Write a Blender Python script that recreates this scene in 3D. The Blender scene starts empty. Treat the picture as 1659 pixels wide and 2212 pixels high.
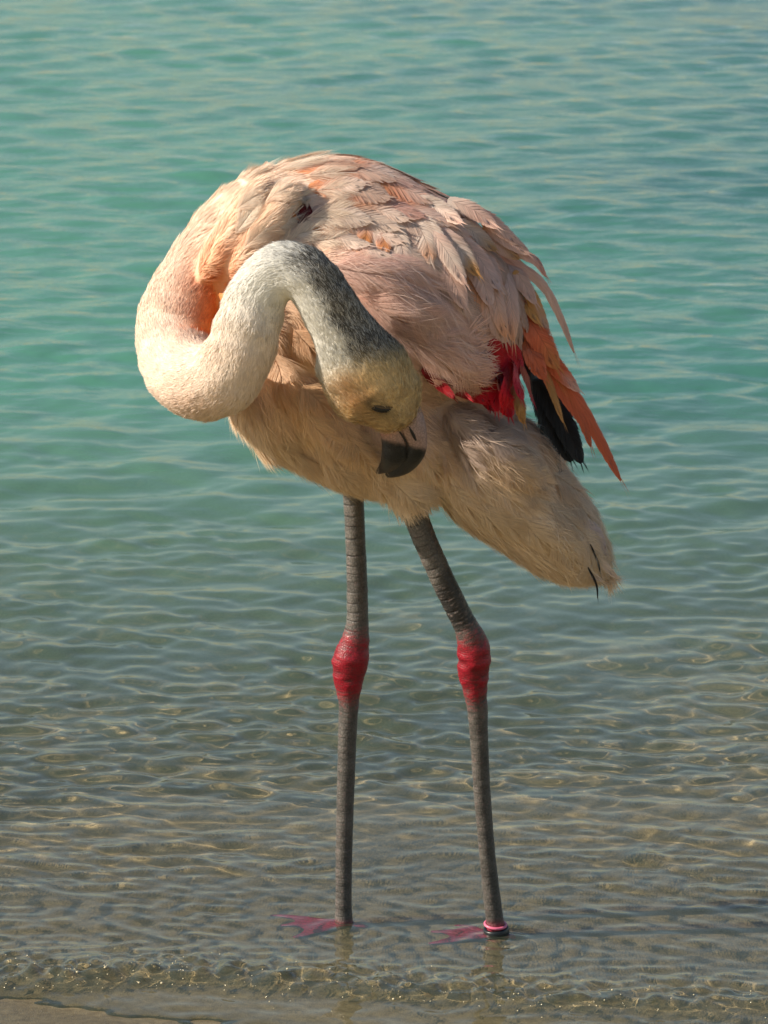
import bpy, bmesh, math, random
import numpy as np
from mathutils import Vector, Matrix
from mathutils.bvhtree import BVHTree

random.seed(7)
rng = np.random.default_rng(7)
sc = bpy.context.scene
R = math.radians

# ------------------------------------------------------------------ camera
PITCH = R(13.0); CAM_D = 4.65; CAM_H = 1.565
FPX = 9300.0; CX, CY = 829.5, 1105.5          # focal length and centre in picture units (1659 x 2211)
CAM = np.array([0.0, -CAM_D, CAM_H])
cam_data = bpy.data.cameras.new('camera'); cam = bpy.data.objects.new('camera', cam_data)
sc.collection.objects.link(cam); sc.camera = cam
cam.location = CAM; cam.rotation_euler = (R(90) - PITCH, 0, 0)
cam_data.sensor_fit = 'VERTICAL'; cam_data.sensor_height = 36.0
cam_data.lens = 36.0 * FPX / 2211.0
cam_data.clip_start = 0.1; cam_data.clip_end = 6000
cam_data.dof.use_dof = True; cam_data.dof.focus_distance = 4.72; cam_data.dof.aperture_fstop = 22.0

# ------------------------------------------------------------------ world, sun, exposure
SUN_EL = 33.0; SUN_AZ = 9.0                     # from the left, turned a little towards the camera
world = bpy.data.worlds.new('World'); sc.world = world; world.use_nodes = True
wn = world.node_tree.nodes; wl = world.node_tree.links
bg = wn['Background']; sky = wn.new('ShaderNodeTexSky')
sky.sky_type = 'NISHITA'; sky.sun_disc = False
sky.sun_elevation = R(SUN_EL)
sky.altitude = 10; sky.air_density = 1.2; sky.dust_density = 0.8; sky.ozone_density = 1.0
wl.new(sky.outputs[0], bg.inputs[0]); bg.inputs[1].default_value = 0.080
to_sun = Vector((-math.cos(R(SUN_EL)) * math.cos(R(SUN_AZ)), -math.cos(R(SUN_EL)) * math.sin(R(SUN_AZ)), math.sin(R(SUN_EL))))
sky.sun_rotation = math.atan2(to_sun.x, to_sun.y)
sd = bpy.data.lights.new('sun', 'SUN'); sun = bpy.data.objects.new('sun', sd); sc.collection.objects.link(sun)
sd.energy = 5.0; sd.angle = R(0.5); sd.color = (1.0, 0.90, 0.76)
sun.rotation_euler = to_sun.to_track_quat('Z', 'Y').to_euler(); sun.location = to_sun * 20
sd.cycles.is_caustics_light = True
sc.view_settings.view_transform = 'Standard'; sc.view_settings.look = 'None'
sc.view_settings.exposure = 0.45; sc.view_settings.gamma = 1.0
sc.render.engine = 'CYCLES'
cy = sc.cycles
cy.use_denoising = True; cy.denoiser = 'OPENIMAGEDENOISE'
cy.max_bounces = 12; cy.transparent_max_bounces = 24; cy.transmission_bounces = 8; cy.diffuse_bounces = 4; cy.glossy_bounces = 4
cy.caustics_reflective = False; cy.caustics_refractive = True; cy.blur_glossy = 0.5
cy.sample_clamp_indirect = 6.0

# ------------------------------------------------------------------ helpers
def ray(px, py):
    x = (px - CX) / FPX; y = -(py - CY) / FPX
    return np.array([x, y * math.sin(PITCH) + math.cos(PITCH), y * math.cos(PITCH) - math.sin(PITCH)])
def W(px, py, d=0.0):
    """point seen at picture position (px, py), d metres nearer the camera than the bird's middle plane"""
    v = ray(px, py); s = (-d + CAM_D) / v[1]
    return CAM + v * s
def to_px(p):
    q = np.atleast_2d(p) - CAM
    dep = q[:, 1] * math.cos(PITCH) - q[:, 2] * math.sin(PITCH)
    up = q[:, 1] * math.sin(PITCH) + q[:, 2] * math.cos(PITCH)
    return np.stack([CX + q[:, 0] / dep * FPX, CY - up / dep * FPX], 1)
U = 1.0 / 1960.0                                # metres per picture unit at the bird

def link(name, me, parent=None, mat=None):
    o = bpy.data.objects.new(name, me); sc.collection.objects.link(o)
    if parent is not None: o.parent = parent
    if mat is not None: me.materials.append(mat)
    return o
def np_mesh(name, verts, quads=None, tris=None, smooth=True):
    me = bpy.data.meshes.new(name)
    verts = np.asarray(verts, np.float32)
    loops = []; starts = []; n = 0
    if quads is not None and len(quads):
        q = np.asarray(quads, np.int32); loops.append(q.ravel()); starts.append(n + np.arange(len(q)) * 4); n += q.size
    if tris is not None and len(tris):
        t = np.asarray(tris, np.int32); loops.append(t.ravel()); starts.append(n + np.arange(len(t)) * 3); n += t.size
    loops = np.concatenate(loops).astype(np.int32); starts = np.concatenate(starts).astype(np.int32)
    me.vertices.add(len(verts)); me.vertices.foreach_set('co', verts.ravel())
    me.loops.add(len(loops)); me.loops.foreach_set('vertex_index', loops)
    me.polygons.add(len(starts)); me.polygons.foreach_set('loop_start', starts)
    me.update(calc_edges=True)
    if smooth: me.polygons.foreach_set('use_smooth', np.ones(len(starts), bool))
    me.validate()
    return me
def set_col(me, name, rgb):
    a = me.attributes.new(name, 'FLOAT_COLOR', 'POINT')
    c = np.ones((len(me.vertices), 4), np.float32); c[:, :3] = rgb
    a.data.foreach_set('color', c.ravel())
def set_vec(me, name, v):
    a = me.attributes.new(name, 'FLOAT_VECTOR', 'POINT'); a.data.foreach_set('vector', np.asarray(v, np.float32).ravel())
def set_flt(me, name, v):
    a = me.attributes.new(name, 'FLOAT', 'POINT'); a.data.foreach_set('value', np.asarray(v, np.float32).ravel())
def hash_noise(x, y, seed):
    """smooth value noise on a unit lattice"""
    r = np.random.default_rng(seed).random((256, 256))
    xi = np.floor(x).astype(int); yi = np.floor(y).astype(int); fx = x - xi; fy = y - yi
    fx = fx * fx * (3 - 2 * fx); fy = fy * fy * (3 - 2 * fy)
    g = lambda a, b: r[a % 256, b % 256]
    return (g(xi, yi) * (1 - fx) + g(xi + 1, yi) * fx) * (1 - fy) + (g(xi, yi + 1) * (1 - fx) + g(xi + 1, yi + 1) * fx) * fy
def new_mat(name):
    m = bpy.data.materials.new(name); m.use_nodes = True
    nt = m.node_tree; nt.nodes.clear()
    out = nt.nodes.new('ShaderNodeOutputMaterial')
    return m, nt, out
def sstep(a, b, x):
    t = np.clip((x - a) / (b - a), 0, 1); return t * t * (3 - 2 * t)

# ------------------------------------------------------------------ sand bed and beach
def sand_z(x, y):
    s = np.where(y > 0, -0.0115 - 0.067 * y - 0.080 * np.maximum(y - 0.25, 0), -0.0115 - 0.062 * y - 0.0025 * np.clip(-y / 0.15, 0, 1))
    s = np.maximum(s, -1.6)
    tilt = -0.026 * np.clip(x + 0.43, -1.2, 1.5) * np.exp(-(y + 0.2) ** 2 / 0.5) * sstep(0.1, -0.12, y)
    rip = 0.0022 * (hash_noise(x * 6 + 11, y * 22 + 5, 3) - 0.5) + 0.0012 * (hash_noise(x * 40, y * 60, 4) - 0.5)
    big = 0.10 * sstep(0.8, 5, y) * (hash_noise(x * 1.2 + 3, y * 1.1 + 8, 5) - 0.5)
    return s + tilt + rip + big
def axis(fine, step, growth, far):
    out = [0.0]; s = step
    while out[-1] < far:
        if out[-1] > fine: s *= growth
        out.append(out[-1] + s)
    return np.array(out)
def grid_mesh(name, xs, ys, zf, jit=0.0):
    X, Y = np.meshgrid(xs, ys)
    if jit:                                                 # uneven facets, so that no regular grid shows in the light
        jr = np.random.default_rng(4); jit = jit * (1 - sstep(0.6, 1.2, Y)) * (1 - sstep(0.5, 0.8, np.abs(X)))
        X = X + jr.uniform(-1, 1, X.shape) * jit * np.gradient(xs)[None, :]; Y = Y + jr.uniform(-1, 1, Y.shape) * jit * np.gradient(ys)[:, None]
    Z = zf(X, Y)
    v = np.stack([X.ravel(), Y.ravel(), Z.ravel()], 1)
    nx, ny = len(xs), len(ys)
    i = (np.arange(ny - 1)[:, None] * nx + np.arange(nx - 1)[None, :]).ravel()
    return np_mesh(name, v, np.stack([i, i + 1, i + nx + 1, i + nx], 1))
h = axis(0.7, 0.012, 1.05, 4000); xs = np.concatenate([-h[:0:-1], h])
hy = axis(2.2, 0.012, 1.05, 4000); hb = axis(0.6, 0.012, 1.09, 400)
ys = np.concatenate([-hb[:0:-1], hy])
sand = link('sand', grid_mesh('sand', xs, ys, sand_z)); sand['kind'] = 'structure'
m, nt, out = new_mat('sand')
N = nt.nodes; L = nt.links
bs = N.new('ShaderNodeBsdfPrincipled'); L.new(bs.outputs[0], out.inputs[0])
geo = N.new('ShaderNodeNewGeometry')
n1 = N.new('ShaderNodeTexNoise'); n1.inputs['Scale'].default_value = 90; n1.inputs['Detail'].default_value = 6; L.new(geo.outputs['Position'], n1.inputs['Vector'])
n2 = N.new('ShaderNodeTexNoise'); n2.inputs['Scale'].default_value = 700; n2.inputs['Detail'].default_value = 2; L.new(geo.outputs['Position'], n2.inputs['Vector'])
mx = N.new('ShaderNodeMath'); mx.operation = 'ADD'; L.new(n1.outputs[0], mx.inputs[0]); L.new(n2.outputs[0], mx.inputs[1])
cr = N.new('ShaderNodeValToRGB'); L.new(mx.outputs[0], cr.inputs[0])
hm = N.new('ShaderNodeMath'); hm.operation = 'MULTIPLY'; hm.inputs[1].default_value = 0.5; L.new(mx.outputs[0], hm.inputs[0]); L.new(hm.outputs[0], cr.inputs[0])
e = cr.color_ramp.elements; e[0].position = 0.36; e[0].color = (0.26, 0.19, 0.085, 1); e[1].position = 0.66; e[1].color = (0.62, 0.48, 0.24, 1)
sz_ = N.new('ShaderNodeSeparateXYZ'); L.new(geo.outputs['Position'], sz_.inputs[0])
wet = N.new('ShaderNodeMapRange'); L.new(sz_.outputs['Z'], wet.inputs[0]); wet.inputs[1].default_value = 0.02; wet.inputs[2].default_value = 0.07       # the swash keeps the low beach wet
dry = N.new('ShaderNodeMapRange'); L.new(wet.outputs[0], dry.inputs[0]); dry.inputs[3].default_value = 0.32; dry.inputs[4].default_value = 1.25
vs_ = N.new('ShaderNodeVectorMath'); vs_.operation = 'SCALE'; L.new(cr.outputs[0], vs_.inputs[0]); sub = N.new('ShaderNodeMapRange'); L.new(sz_.outputs['Z'], sub.inputs[0]); sub.inputs[1].default_value = -0.006; sub.inputs[2].default_value = 0.0; sub.inputs[3].default_value = 2.2; sub.inputs[4].default_value = 1.0   # submerged colour raised to make up for sunlight lost under water
dm = N.new('ShaderNodeMath'); dm.operation = 'MULTIPLY'; L.new(dry.outputs[0], dm.inputs[0]); L.new(sub.outputs[0], dm.inputs[1]); L.new(dm.outputs[0], vs_.inputs['Scale']); L.new(vs_.outputs[0], bs.inputs['Base Color'])
rg = N.new('ShaderNodeMapRange'); L.new(wet.outputs[0], rg.inputs[0]); rg.inputs[3].default_value = 0.32; rg.inputs[4].default_value = 0.85; L.new(rg.outputs[0], bs.inputs['Roughness'])
bp = N.new('ShaderNodeBump'); bp.inputs['Strength'].default_value = 0.35; bp.inputs['Distance'].default_value = 0.003; L.new(mx.outputs[0], bp.inputs['Height']); L.new(bp.outputs[0], bs.inputs['Normal'])
sand.data.materials.append(m)
sand.cycles.is_caustics_receiver = True

# ------------------------------------------------------------------ water
LEG_AT = [(-0.046, 0.016), (0.127, -0.026)]
wr = np.random.default_rng(21)
def wave_set(n, l0, l1, spread, slope):
    out = []
    for i in range(n):
        lam = math.exp(wr.uniform(math.log(l0), math.log(l1)))
        a = math.pi / 2 + wr.normal(0, spread)
        k = 2 * math.pi / lam
        out.append((k * math.cos(a), k * math.sin(a), wr.uniform(0, 6.283), slope / k * math.sqrt(2.0 / n)))
    return out
WA = wave_set(44, 0.09, 0.30, 0.55, 0.10)      # swell far out
WB = wave_set(44, 0.036, 0.12, 0.75, 0.115)      # ripples
WC = wave_set(36, 0.024, 0.050, 0.70, 0.062)       # finest, only near the shore
def water_z(x, y):
    z = np.zeros_like(x)
    f = sstep(0.1, 3.0, y); g = np.exp(-np.maximum(y - 1.5, 0) / 3.5) * (0.28 + 0.72 * sstep(-0.05, 0.7, y)); c = np.exp(-np.maximum(y - 0.3, 0) / 0.7)
    pat = 0.15 + 1.1 * hash_noise(x * 3.1 + 40, y * 4.3 + 9, 8) + 0.7 * hash_noise(x * 9 + 4, y * 13 + 2, 19)
    wx = x + 0.05 * (hash_noise(x * 2, y * 2, 17) - 0.5)
    wy = y + 0.08 * (hash_noise(x * 1.3 + 7, y * 2, 18) - 0.5)
    for ws, amp in ((WA, f), (WB, g * pat), (WC, c * pat)):
        for kx, ky, ph, a in ws: z += amp * a * np.sin(kx * wx + ky * wy + ph)
    # little swash front running up the sand
    yf = -0.13 - 0.12 * np.clip(x + 0.42, 0, 2) + 0.035 * (hash_noise(x * 5 + 3, y * 0 + 2, 9) - 0.5) * 2
    t = y - yf
    front = np.where(t > 0, np.exp(-(t / 0.075) ** 2), np.exp(-(t / 0.028) ** 2))
    str_ = 0.35 + 0.65 * np.exp(-np.maximum(x + 0.35, 0) / 0.35)
    z += 0.012 * front * str_ * (0.7 + 0.6 * hash_noise(x * 24, y * 30, 12))
    z += 0.006 * front * str_ * (hash_noise(x * 75, y * 75, 13) - 0.5) * 2
    for lx, ly in LEG_AT:                                    # rings where the legs stand in the water
        r_ = np.sqrt((x - lx) ** 2 + (y - ly) ** 2)
        z += 0.0011 * np.sin(r_ / 0.0042) * np.exp(-r_ / 0.045) * (r_ < 0.3)
    t = z - sand_z(x, y); z -= 0.008 * (1 - sstep(0.0006, 0.0022, t)) * (y < -0.02)      # the film ends in a small meniscus
    return z
h = axis(0.48, 0.0034, 1.028, 8); h = np.concatenate([h, axis(0, 0.4, 1.3, 4000)[1:] + h[-1]]); xs = np.concatenate([-h[:0:-1], h])
hy = axis(0.7, 0.0034, 1.0067, 12); hy = np.concatenate([hy, axis(0, 0.15, 1.25, 4000)[1:] + hy[-1]])
hb = axis(0.33, 0.0034, 1.2, 1.5); ys = np.concatenate([-hb[:0:-1], hy])
print('water grid', len(xs), len(ys))
water = link('water', grid_mesh('water', xs, ys, water_z, 0.3)); water['kind'] = 'structure'
m, nt, out = new_mat('water')
N = nt.nodes; L = nt.links
geo = N.new('ShaderNodeNewGeometry'); sx = N.new('ShaderNodeSeparateXYZ'); L.new(geo.outputs['Position'], sx.inputs[0])
mp = N.new('ShaderNodeVectorMath'); mp.operation = 'MULTIPLY'; mp.inputs[1].default_value = (0.42, 1.0, 1.0); L.new(geo.outputs['Position'], mp.inputs[0])
nz = N.new('ShaderNodeTexNoise'); nz.inputs['Scale'].default_value = 20; nz.inputs['Detail'].default_value = 3; L.new(mp.outputs[0], nz.inputs['Vector'])
far = N.new('ShaderNodeMapRange'); L.new(sx.outputs['Y'], far.inputs[0]); far.inputs[1].default_value = 1.0; far.inputs[2].default_value = 4.0
bp = N.new('ShaderNodeBump'); bp.inputs['Distance'].default_value = 0.012
bst = N.new('ShaderNodeMath'); bst.operation = 'MULTIPLY'; bst.inputs[1].default_value = 0.6; L.new(far.outputs[0], bst.inputs[0]); L.new(bst.outputs[0], bp.inputs['Strength'])
L.new(nz.outputs[0], bp.inputs['Height'])
glass = N.new('ShaderNodeBsdfGlass'); glass.inputs['IOR'].default_value = 1.333; glass.inputs['Roughness'].default_value = 0.0
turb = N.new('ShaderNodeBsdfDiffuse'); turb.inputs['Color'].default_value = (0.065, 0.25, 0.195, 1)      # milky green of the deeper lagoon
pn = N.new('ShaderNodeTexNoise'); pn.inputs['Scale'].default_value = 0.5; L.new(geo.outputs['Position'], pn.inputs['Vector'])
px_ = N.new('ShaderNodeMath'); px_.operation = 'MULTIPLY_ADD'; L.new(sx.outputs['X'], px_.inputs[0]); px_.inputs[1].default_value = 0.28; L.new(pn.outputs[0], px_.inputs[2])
pc = N.new('ShaderNodeValToRGB'); L.new(px_.outputs[0], pc.inputs[0]); pe_ = pc.color_ramp.elements                # bluer, darker water to the right
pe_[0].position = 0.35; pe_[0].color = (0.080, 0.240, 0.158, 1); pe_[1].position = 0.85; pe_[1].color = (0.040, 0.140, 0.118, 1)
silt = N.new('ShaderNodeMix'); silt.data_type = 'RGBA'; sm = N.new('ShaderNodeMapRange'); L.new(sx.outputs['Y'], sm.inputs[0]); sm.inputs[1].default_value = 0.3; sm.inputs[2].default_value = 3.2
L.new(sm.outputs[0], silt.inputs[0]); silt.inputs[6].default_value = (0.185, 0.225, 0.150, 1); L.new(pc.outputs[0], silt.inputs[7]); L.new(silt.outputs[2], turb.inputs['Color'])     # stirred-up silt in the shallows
tm = N.new('ShaderNodeMapRange'); tm.interpolation_type = 'SMOOTHSTEP'; L.new(sx.outputs['Y'], tm.inputs[0])
tm.inputs[1].default_value = 0.1; tm.inputs[2].default_value = 3.5; tm.inputs[3].default_value = 0.14; tm.inputs[4].default_value = 0.94
gl = N.new('ShaderNodeBsdfGlossy'); gl.inputs['Roughness'].default_value = 0.05; gl.inputs['Color'].default_value = (1, 1, 1, 1)
fr = N.new('ShaderNodeFresnel'); fr.inputs['IOR'].default_value = 1.333
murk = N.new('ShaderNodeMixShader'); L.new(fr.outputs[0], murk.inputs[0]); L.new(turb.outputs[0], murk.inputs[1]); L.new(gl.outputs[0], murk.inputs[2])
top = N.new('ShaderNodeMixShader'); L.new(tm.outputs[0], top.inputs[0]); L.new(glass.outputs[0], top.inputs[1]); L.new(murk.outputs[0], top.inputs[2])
for nd in (turb, gl, fr): L.new(bp.outputs[0], nd.inputs['Normal'])
L.new(top.outputs[0], out.inputs[0])
water.data.materials.append(m)
water.cycles.is_caustics_caster = True

# ------------------------------------------------------------------ flamingo: body surface as a distance field
ELL = []
def ell(x, y, d, a, b, c, ang):
    t = R(ang); ca, sa = math.cos(t), math.sin(t)
    # in-picture axes (picture y runs down) -> world axes
    A = np.array([[ca, 0, -sa], [-sa * 1.0, 0, -ca], [0, -1, 0]], float)   # rows: major, minor, depth
    ELL.append((W(x, y, d), A, np.array([a * U, b * U, c])))
ell(735, 640, 0.0, 322, 288, 0.125, 35)          # main trunk
ell(765, 890, 0.0, 228, 160, 0.108, 28)          # belly
ell(600, 850, 0.015, 130, 105, 0.090, 60)        # breast
ell(930, 640, 0.0, 250, 175, 0.122, 47)          # folded wing
ell(868, 678, 0.065, 188, 128, 0.065, 40)        # fluffed flank over the wing
ell(1060, 1010, 0.0, 235, 132, 0.088, 44)        # rump
ell(1180, 1130, 0.0, 150, 88, 0.060, 46)         # under-tail
FOLD = []
def fold(*a): ell(*a); FOLD.append(ELL.pop())
fold(790, 585, 0.108, 118, 44, 0.040, 14)         # billows of the flank
fold(872, 655, 0.112, 105, 44, 0.038, 26)
fold(960, 745, 0.098, 110, 46, 0.036, 42)
fold(500, 500, 0.060, 130, 34, 0.040, -58)        # folds of the shoulder
fold(566, 498, 0.078, 120, 36, 0.038, -56)
fold(600, 720, 0.085, 110, 38, 0.036, 72)         # breast fold behind the neck
fold(690, 880, 0.098, 130, 48, 0.034, 48)
fold(1060, 960, 0.072, 120, 44, 0.034, 40)        # rump masses
fold(1150, 1105, 0.050, 110, 40, 0.032, 44)
CONES = [  # thighs and tail as tapered capsules
    (W(860, 960, .055), W(880, 1048, .055), 88 * U, 46 * U),
    (W(765, 960, -.03), W(764, 1008, -.03), 70 * U, 36 * U),
    (W(1200, 1150, 0), W(1306, 1240, 0), 70 * U, 7 * U),
    (W(640, 930, .02), W(580, 950, .02), 70 * U, 28 * U),
]
NECK = [  # x, y, depth, radius
    (560, 500, .00, 120), (500, 528, .01, 98), (436, 604, .02, 90), (394, 680, .045, 90), (380, 748, .075, 82), (398, 800, .112, 82),
    (440, 824, .148, 80), (490, 806, .174, 76), (522, 748, .188, 70), (540, 690, .194, 66), (562, 630, .196, 60), (606, 586, .203, 57),
    (658, 594, .210, 56), (698, 640, .212, 58), (730, 698, .209, 62), (766, 762, .202, 74), (798, 812, .194, 84)]
def catmull(P, n):
    P = np.asarray(P, float); Q = np.vstack([2 * P[0] - P[1], P, 2 * P[-1] - P[-2]]); out = []
    for i in range(1, len(Q) - 2):
        for k in range(n):
            t = k / n; p0, p1, p2, p3 = Q[i - 1:i + 3]
            out.append(0.5 * ((2 * p1) + (-p0 + p2) * t + (2 * p0 - 5 * p1 + 4 * p2 - p3) * t * t + (-p0 + 3 * p1 - 3 * p2 + p3) * t ** 3))
    out.append(P[-1]); return np.array(out)
neck_pts = catmull([list(W(x, y, d)) + [r * U] for x, y, d, r in NECK], 5)
HEADC = [  # head: tapered capsules
    (W(800, 815, .194), W(846, 868, .186), 84 * U, 54 * U),
    (W(752, 800, .197), W(778, 848, .191), 60 * U, 58 * U),
    (W(778, 848, .191), W(836, 892, .182), 58 * U, 38 * U),
    (W(856, 838, .184), W(872, 886, .177), 50 * U, 32 * U)]
def cone_d(p, a, b, ra, rb):
    ab = b - a; t = np.clip(((p - a) @ ab) / (ab @ ab), 0, 1)
    return np.linalg.norm(p - a - t[:, None] * ab, axis=1) - (ra + (rb - ra) * t)
def smin(a, b, k):
    hh = np.clip(0.5 + 0.5 * (b - a) / k, 0, 1)
    return b * (1 - hh) + a * hh - k * hh * (1 - hh)
def ell_d(p, c, A, r):
    q = (p - c) @ A.T; k0 = np.linalg.norm(q / r, axis=1); k1 = np.linalg.norm(q / (r * r), axis=1) + 1e-9
    return k0 * (k0 - 1) / k1
def trunk_d(p):
    d = None
    for c, A, r in ELL:
        e_ = ell_d(p, c, A, r); d = e_ if d is None else smin(d, e_, 0.028)
    for a, b, ra, rb in CONES: d = smin(d, cone_d(p, a, b, ra, rb), 0.022)
    for c, A, r in FOLD: d = smin(d, ell_d(p, c, A, r), 0.011)
    # loose feather masses: slow lumps
    q = p * 34.0
    d = d + 0.0022 * np.sin(q[:, 0] + 1.3 * np.sin(q[:, 2] * 0.8)) * np.sin(q[:, 2] * 1.1 + 1.1 * np.sin(q[:, 1])) 
    return d
def neck_d(p):
    d = np.full(len(p), 9.0)
    for i in range(len(neck_pts) - 1):
        a, b = neck_pts[i], neck_pts[i + 1]
        mid = (a[:3] + b[:3]) / 2; rr = max(a[3], b[3]) + 0.045
        sel = np.where(((p - mid) ** 2).sum(1) < rr * rr)[0]
        if len(sel): d[sel] = np.minimum(d[sel], cone_d(p[sel], a[:3], b[:3], a[3], b[3]))
    hd = None
    for a, b, ra, rb in HEADC:
        e_ = cone_d(p, a, b, ra, rb); hd = e_ if hd is None else smin(hd, e_, 0.008)
    q = p * 85.0
    return smin(d, hd, 0.012) + 0.0011 * np.sin(q[:, 0] + 2 * np.sin(q[:, 2] * .6)) * np.sin(q[:, 2] * 1.2 + 2 * np.sin(q[:, 1] * .7))
def body_d(p): return smin(trunk_d(p), neck_d(p), 0.006)

def surface_net(f, lo, hi, step):
    n = np.ceil((hi - lo) / step).astype(int) + 1
    ax = [lo[i] + np.arange(n[i]) * step for i in range(3)]
    X, Y, Z = np.meshgrid(*ax, indexing='ij')
    P = np.stack([X.ravel(), Y.ravel(), Z.ravel()], 1)
    F = np.concatenate([f(P[i:i + 400000]) for i in range(0, len(P), 400000)]).reshape(n)
    ins = F < 0
    c = (ins[:-1, :-1, :-1].astype(int) + ins[1:, :-1, :-1] + ins[:-1, 1:, :-1] + ins[1:, 1:, :-1] + ins[:-1, :-1, 1:] + ins[1:, :-1, 1:] + ins[:-1, 1:, 1:] + ins[1:, 1:, 1:])
    cells = np.argwhere((c > 0) & (c < 8)); idx = -np.ones(c.shape, int); idx[tuple(cells.T)] = np.arange(len(cells))
    acc = np.zeros((len(cells), 3)); cnt = np.zeros(len(cells))
    corner = [np.array([i, j, k]) for i in (0, 1) for j in (0, 1) for k in (0, 1)]
    for a in corner:
        for ax_ in range(3):
            if a[ax_]: continue
            b = a.copy(); b[ax_] = 1
            fa = F[tuple((cells + a).T)]; fb = F[tuple((cells + b).T)]
            m_ = (fa < 0) != (fb < 0); t = np.where(m_, fa / np.where(fa == fb, 1, fa - fb), 0)
            acc[m_] += (a + (b - a) * t[:, None])[m_]; cnt[m_] += 1
    V = lo + (cells + acc / cnt[:, None]) * step
    quads = []
    for ax_ in range(3):
        o1, o2 = [(1, 2), (2, 0), (0, 1)][ax_]
        sl0 = [slice(1, -1)] * 3; sl1 = [slice(1, -1)] * 3
        sl0[ax_] = slice(0, -1); sl1[ax_] = slice(1, None)
        s0 = ins[tuple(sl0)]; s1 = ins[tuple(sl1)]
        e_ = np.argwhere(s0 != s1); off = np.ones(3, int); off[ax_] = 0
        flip = s0[tuple(e_.T)]; e_ = e_ + off
        d1 = np.zeros(3, int); d1[o1] = 1; d2 = np.zeros(3, int); d2[o2] = 1
        q = np.stack([idx[tuple((e_ - d1 - d2).T)], idx[tuple((e_ - d2).T)], idx[tuple(e_.T)], idx[tuple((e_ - d1).T)]], 1)
        q[~flip] = q[~flip][:, ::-1]; quads.append(q)
    return V, np.concatenate(quads)
lo = W(290, 1330, .0); hi = W(1340, 310, 0.0)
lo = np.array([lo[0], -0.30, lo[2]]); hi = np.array([hi[0], 0.17, hi[2]])
BV, BQ = surface_net(body_d, lo, hi, 0.0045)
def grad(f, p, e=0.0012):
    g = np.stack([f(p + np.array(v)) - f(p - np.array(v)) for v in ((e, 0, 0), (0, e, 0), (0, 0, e))], 1) / (2 * e)
    return g
for _ in range(2):
    g = grad(body_d, BV); BV = BV - (body_d(BV) / np.maximum((g * g).sum(1), 0.2))[:, None] * g
BN = grad(body_d, BV); BN /= np.linalg.norm(BN, axis=1)[:, None] + 1e-9
bvh = BVHTree.FromPolygons([tuple(v) for v in BV], [tuple(map(int, q)) for q in BQ])
print('body verts', len(BV))

# ------------------------------------------------------------------ plumage direction and colour fields
FLOW = np.array([
 (450, 430, .5, -.85), (520, 380, .78, -.6), (620, 345, 1, -.12), (750, 350, 1, .18), (900, 400, .93, .37), (1050, 480, .78, .62), (1130, 560, .65, .75),
 (500, 500, .6, -.75), (560, 600, .9, -.35), (600, 480, .92, -.3), (700, 470, .95, .3), (800, 520, .75, .65), (900, 560, .55, .83), (1000, 640, .5, .86), (1090, 700, .4, .9),
 (760, 620, .9, .3), (850, 680, .85, .5), (960, 780, .8, .6), (1040, 830, .75, .65), (640, 740, .45, .9), (560, 850, .4, .92), (540, 930, .5, .86), (650, 950, .5, .86),
 (750, 1010, .4, .92), (870, 1060, .25, .97), (800, 930, .5, .86), (960, 930, .82, .57), (1000, 1060, .82, .57), (1120, 1030, .76, .65), (1160, 1160, .8, .6), (1280, 1180, .62, .78), (1300, 1240, .7, .7)], float)
def flow_px(xy):
    d2 = ((xy[:, None, :] - FLOW[None, :, :2]) ** 2).sum(2) + 900.0
    w = 1.0 / d2 ** 1.6
    v = (w[:, :, None] * FLOW[None, :, 2:]).sum(1); return v / (np.linalg.norm(v, axis=1)[:, None] + 1e-9)
neck_tan = np.gradient(neck_pts[:, :3], axis=0); neck_tan /= np.linalg.norm(neck_tan, axis=1)[:, None]
neck_t = np.arange(len(neck_pts)) / (len(neck_pts) - 1.0)
HEAD_AXIS = W(868, 905, .174) - W(780, 790, .200); HEAD_AXIS /= np.linalg.norm(HEAD_AXIS)
def classify(p):
    """neck weight (0 trunk, 1 neck and head), place along the neck"""
    dn = neck_d(p); dt = trunk_d(p)
    d2 = ((p[:, None, :] - neck_pts[None, :, :3]) ** 2).sum(2) - neck_pts[None, :, 3] ** 2
    i = d2.argmin(1)
    return (dn < dt), neck_t[i], i
def plume_dir(p, n):
    isn, t, i = classify(p); xy = to_px(p)
    fl = flow_px(xy); v = np.stack([fl[:, 0], np.zeros(len(p)), -fl[:, 1]], 1)
    vn = -neck_tan[i]; hw = sstep(0.93, 0.99, t)[:, None]
    vn = vn * (1 - hw) - HEAD_AXIS * hw
    bl = (isn * sstep(0.06, 0.20, t))[:, None]
    v = v * (1 - bl) + vn * bl
    v -= (v * n).sum(1)[:, None] * n
    return v / (np.linalg.norm(v, axis=1)[:, None] + 1e-9), isn, t
def gauss(xy, x, y, sx_, sy_, ang=0):
    c, s = math.cos(R(ang)), math.sin(R(ang)); dx = xy[:, 0] - x; dy = xy[:, 1] - y
    return np.exp(-0.5 * (((dx * c + dy * s) / sx_) ** 2 + ((-dx * s + dy * c) / sy_) ** 2))
def mixc(c, col, w): return c * (1 - w[:, None]) + np.array(col) * w[:, None]
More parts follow.
